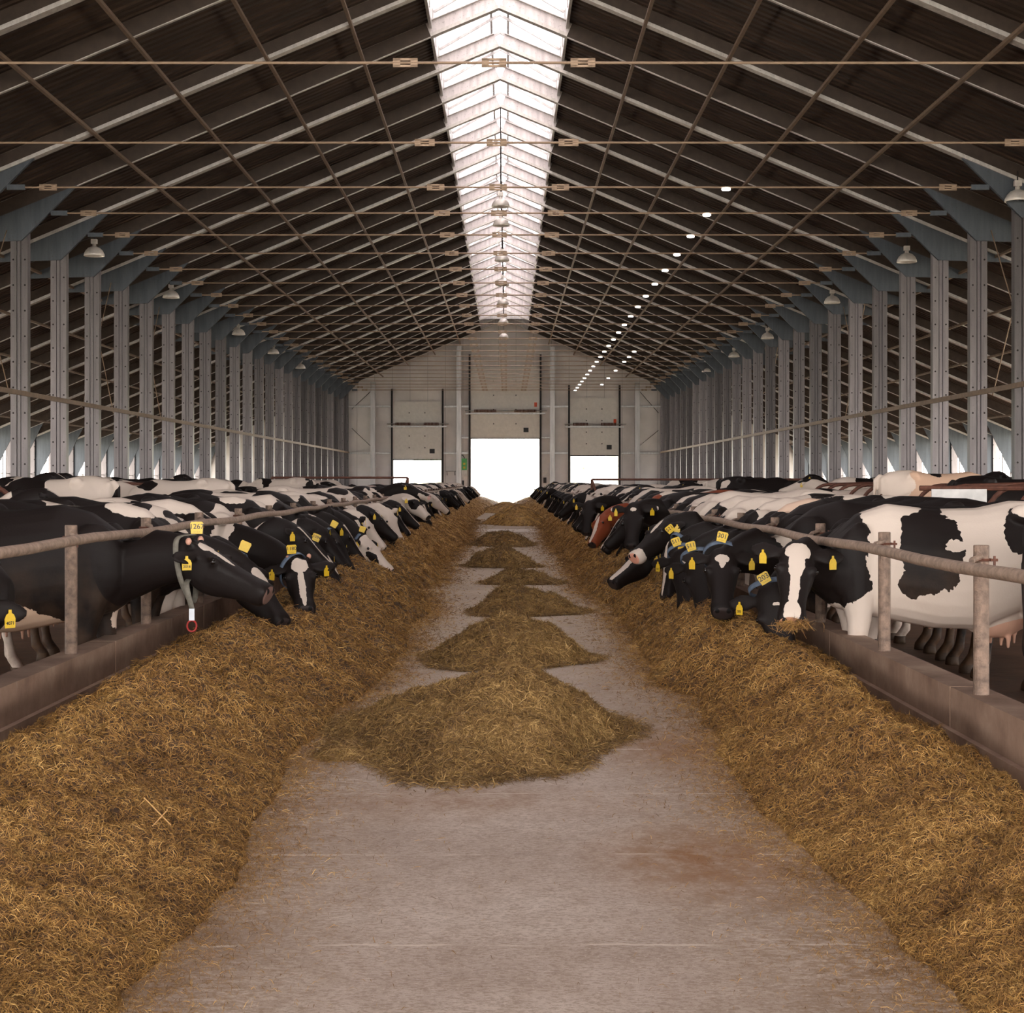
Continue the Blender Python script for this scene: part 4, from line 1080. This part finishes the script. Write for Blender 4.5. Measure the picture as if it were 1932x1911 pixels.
hero(-1, -2.86, 8.05, (-2.64, 7.75, .99), (-2.72, 7.55, .58), (.3, -1, .2), hero_coat('coat_left_edge', K_, []),
     'cow mostly outside the left edge of the view, only its black tagged ear showing', vox=.014, feet=((-.1, .05), (0, 0)), earnum='4071')
hero(-1, -2.7, 11.9, W(474, 1066, 12.0), W(530, 1146, 11.8), (1, -.45, .5),
     hero_coat('coat_left_patch', K_, [('b', (.0, 0, 1.4), (.28, .5, .14), W_), ('h', (.17, -.02, .03), (.12, .075, .1), W_)]),
     'black cow with a white forehead patch, its nose in the hay beyond the 1267 cow', vox=.014, collar=(.2, -1, .2))
hero(-1, -2.75, 13.9, W(564, 1062, 13.3), W(573, 1126, 12.95), (.15, -1, .45),
     hero_coat('coat_left_blaze', K_, [('b', (.05, 0, 1.4), (.5, .6, .16), W_), ('b', (.3, .1, 1.1), (.1, .5, .16), W_), ('h', (.06, 0, .03), (.09, .07, .1), W_), ('h', (.3, 0, .03), (.27, .03, .1), W_)]),
     'black cow turned to the camera with a white blaze from poll to nose', vox=.014, collar=(.1, -1, .4), horns=True, number='1180')
hero(-1, -2.7, 16.9, W(606, 1040, 16.5), W(646, 1098, 16.3), (1, -.5, .5),
     hero_coat('coat_left_streak', K_, [('b', (-.2, 0, 1.4), (.15, .5, .1), W_), ('h', (.2, .03, .03), (.13, .025, .1), W_)]),
     'black cow with a thin white streak on its cheek, feeding on the left', vox=.016, collar=(.2, -1, .2), number='1094')
hero(-1, -2.6, 18.8, W(636, 1012, 18.6), W(668, 1070, 18.3), (1, -.3, .5), hero_coat('coat_left_plain', K_, [('b', (-.4, 0, 1.3), (.3, .5, .2), W_), ('b', (.35, 0, 1.2), (.12, .5, .1), W_)]),
     'black-headed cow behind the white-streaked cow in the left feeding row', vox=.016, collar=(.2, -1, .2))
hero(-1, -2.5, 20.9, W(692, 1018, 20.6), W(732, 1062, 20.4), (.9, -.5, .6),
     hero_coat('coat_left_white', K_, [('b', (-.5, 0, 1.3), (.3, .5, .3), W_), ('h', (.3, 0, -.05), (.38, .2, .25), W_), ('h', (.28, 0, -.07), (.12, .3, .055), K_), ('h', (.0, .15, -.05), (.1, .1, .1), K_)], muz=rgb(220, 190, 180)),
     'white-faced cow with a black cheek patch, nose touching the hay on the left', vox=.016, collar=(.2, -1, .2))
hero(-1, -3.2, 34.0, W(772, 914, 33.5), W(808, 931, 33.3), (.3, 0, 1),
     hero_coat('coat_left_raised', K_, [('b', (.1, 0, .9), (.2, .5, .2), W_), ('h', (.3, 0, .04), (.3, .05, .07), W_), ('h', (.5, 0, -.1), (.4, .1, .08), W_)], muz=rgb(214, 170, 160)), 'black and white cow raising its head above the left feeding row', vox=.018, rl=False)
hero(-1, -2.5, 31.2, W(778, 938, 30.8), W(806, 966, 30.6), (.6, -.3, .8),
     hero_coat('coat_left_pale', W_, [('b', (-.5, 0, 1.1), (.4, .5, .3), K_), ('h', (.16, 0, -.06), (.13, .3, .09), K_)]), 'white cow with a black eye patch, head level below the raised head', vox=.018)

# ---- generic feeding cows: a few poses, copied down both rows
def gen_pose(px, pz, mx, mz, y=0., hint=(1, 0, .6), feet=((0, 0), (0, 0)), vox=.026):
    return cow_mesh('cow', (px, 0+y*.5, pz), (mx, y, mz), hint, RC[0], vox, feet=feet, tail=random.uniform(-.05, .05), rail=(.3, 1.15) if pz < 1.2 else None)
POSES = [gen_pose(.66, .98, .98, .54, .05), gen_pose(.70, 1.04, 1.04, .60, -.12, (1, -.3, .6)), gen_pose(.62, .93, .88, .50, .16, (1, .4, .6), ((0, .12), (.1, 0))),
         gen_pose(.74, 1.12, 1.13, .74, .0, (1, 0, 1)), gen_pose(.66, 1.0, .90, .52, -.22, (.8, -.8, .4), ((.08, 0), (0, .1)))]
HEADUP = [gen_pose(.60, 1.45, 1.02, 1.20, .05, (.5, 0, 1)), gen_pose(.62, 1.32, 1.08, 1.15, -.15, (.4, 0, 1), ((0, .1), (.15, 0)))]
protos = {}
def proto(kind, i, lod):
    key = (kind, i, lod)
    if key not in protos:
        me, fr = (POSES if kind == 'feed' else HEADUP)[i]
        o = put('cow', me); dress(o, fr, ears=(1, 1) if lod < 2 else (0, 1), detail=lod < 2, collar=None)
        protos[key] = o; return o, True
    return protos[key], False
cnt = {}
def place(kind, i, lod, x, y, rz, coat, label, group, sc=1., z=0.):
    p, first_ = proto(kind, i, lod)
    o = p if first_ else copy_tree(p)
    o.location = (x, y, z); o.rotation_euler = (0, 0, rz); o.scale = (sc,)*3
    sl = o.material_slots[0]; sl.link = 'OBJECT'; sl.material = coat
    if 'group' in o.keys(): del o['group']
    tag(o, label, 'cow', group); return o
rr = random.Random(21)
hy = {-1: [10.45, 11.9, 13.9, 16.9, 18.8, 20.9, 31.2, 34.0], 1: [10.75, 11.6, 12.7, 13.6, 14.5, 15.4, 16.4, 17.6, 19.9, 25.4, 27.6]}
first_y = {-1: [12.9, 15.4, 17.9, 19.9, 22.0, 23.0], 1: [18.75, 21.0, 22.1, 23.3, 24.4]}
for s, side in ((-1, 'left'), (1, 'right')):
    ys = list(first_y[s]); y = 24.2 if s < 0 else 26.6
    while y < 96:
        if all(abs(y-h_) > .75 for h_ in hy[s]): ys.append(y)
        y += rr.uniform(.95, 1.12) if y < 45 else rr.uniform(1.05, 1.35)
    for n_, y in enumerate(ys):
        i = rr.choice([0, 0, 1, 2, 3, 4]); ci = rr.choice([0, 0, 1, 2, 0, 2, 4, 3])
        kind = 'feed'
        if rr.random() < .06 and y > 30: kind = 'up'; i = rr.randrange(2)
        lod = 1 if y < 34 else 2
        c = RC[ci]; nm = RCN[ci]
        x = (-2.72 if s < 0 else 2.37)+s*rr.uniform(0, .06)
        if kind == 'up': x += s*.75
        lab = '%s %s, %s of the farther %s feeding row' % (nm, 'eating' if kind == 'feed' else 'head raised', nth(n_+1), side)
        place(kind, i, lod, x, y, (0 if s < 0 else PI)+rr.uniform(-.12, .12), c, lab, 'cows feeding along the %s curb' % side, rr.uniform(.97, 1.05))
# ---- cows in the lanes and cubicles behind the feeding rows
spots = {-1: [(-6.4, 19.0, .2, 2), (-6.6, 21.2, 2.9, 0), (-7.2, 23.2, .1, 0), (-5.4, 23.0, 3.0, 1), (-7.8, 26.0, .2, 2), (-6.2, 27.2, 3.1, 3), (-8.0, 29.4, 0, 2), (-6.6, 31.5, .2, 0), (-8.2, 33.6, 3.0, 1), (-6.0, 35.8, 0, 2), (-8.3, 38, .1, 0), (-6.5, 41, 3.0, 2), (-8, 46, 0, 1), (-6.2, 50, .2, 2), (-8, 55, 3.1, 0), (-6.4, 60, 0, 2), (-5.6, 17.2, 0.1, 1), (-8.6, 21.0, .1, 2), (-9.2, 36, 1.4, 3), (-5.2, 38.8, .1, 2)],
         1: [(5.9, 30.5, 0, 1), (6.8, 33.0, 3.0, 3), (8.3, 28.6, .1, 1), (6.4, 36.4, 0, 4), (8.0, 39, 3.1, 0), (6.6, 41.2, .1, 2), (8.4, 46, 0, 1), (6.2, 50, 3.0, 1), (8.0, 56, .1, 0), (6.4, 62, 3.0, 2), (10.9, 38.5, 1.5, 1), (8.9, 33.8, 1.6, 0), (5.2, 27.4, 3.0, 2), (5.3, 39.4, 1.3, 1), (4.9, 47.5, 0, 0), (7.4, 21.5, .2, 4)]}
for s, side in ((-1, 'left'), (1, 'right')):
    for n_, (x, y, a, ci) in enumerate(spots[s]):
        on = 5.6+.5 < abs(x) < 9.5
        i = n_ % 2
        facing = 'facing right' if math.cos(a) > .3 else 'facing left' if math.cos(a) < -.3 else 'facing away'
        place('up' if n_ % 3 else 'feed', i if n_ % 3 else 3, 2, x, y, a, RC[ci], '%s %s, %s loose one behind %s row' % (RCN[ci], facing, nth(n_+1), side), 'loose cows behind the %s feeding row' % side, rr.uniform(.96, 1.03), .22 if on else 0)
# the pale tan cow beyond the stall tubes
TAN = hero_coat('coat_tan', rgb(214, 176, 150), [('b', (-.7, 0, 1.45), (.16, .3, .12), K_), ('b', (-1.4, 0, 1.2), (.4, .5, .4), rgb(226, 206, 190))])
me, fr = HEADUP[1]
o = place('feed', 0, 2, 7.35, 24.6, 0.0, TAN, 'pale tan cow with black saddle spot beyond the curved stall tubes', None, 1.06, .22)
if 'group' in o.keys(): del o['group']

# hay dangling from the mouth of the blazed cow
rs = np.random.default_rng(3); n = 260
c_ = W(1496, 1181, 9.94)
P_ = np.array(c_)+rs.normal(size=(n, 3))*np.array([.055, .02, .012]); N_ = np.tile([0, -.6, .8], (n, 1))
V, F_ = strand_mesh(P_, N_, rs.uniform(.05, .12, n), rs.uniform(.002, .004, n), rs)
tag(put('hay_mouthful', np_mesh('hay_mouthful', V, F_, [M['hay']])), 'wisp of hay hanging from the muzzle of the white-blazed cow', 'hay', None, 'stuff')
# a few pale stalks lying on the left ridge near the camera
for i, (pa, pb, d) in enumerate((((272, 1505), (322, 1556), 5.9), ((316, 1528), (288, 1558), 5.85))):
    o = MB().tube([W(*pa, d), W(*pb, d-.12)], .0024, 6).build('straw_stalk', M['stalk'])
    tag(o, ('longer', 'shorter')[i]+' of two crossed pale straw stalks on the left hay ridge', 'straw')
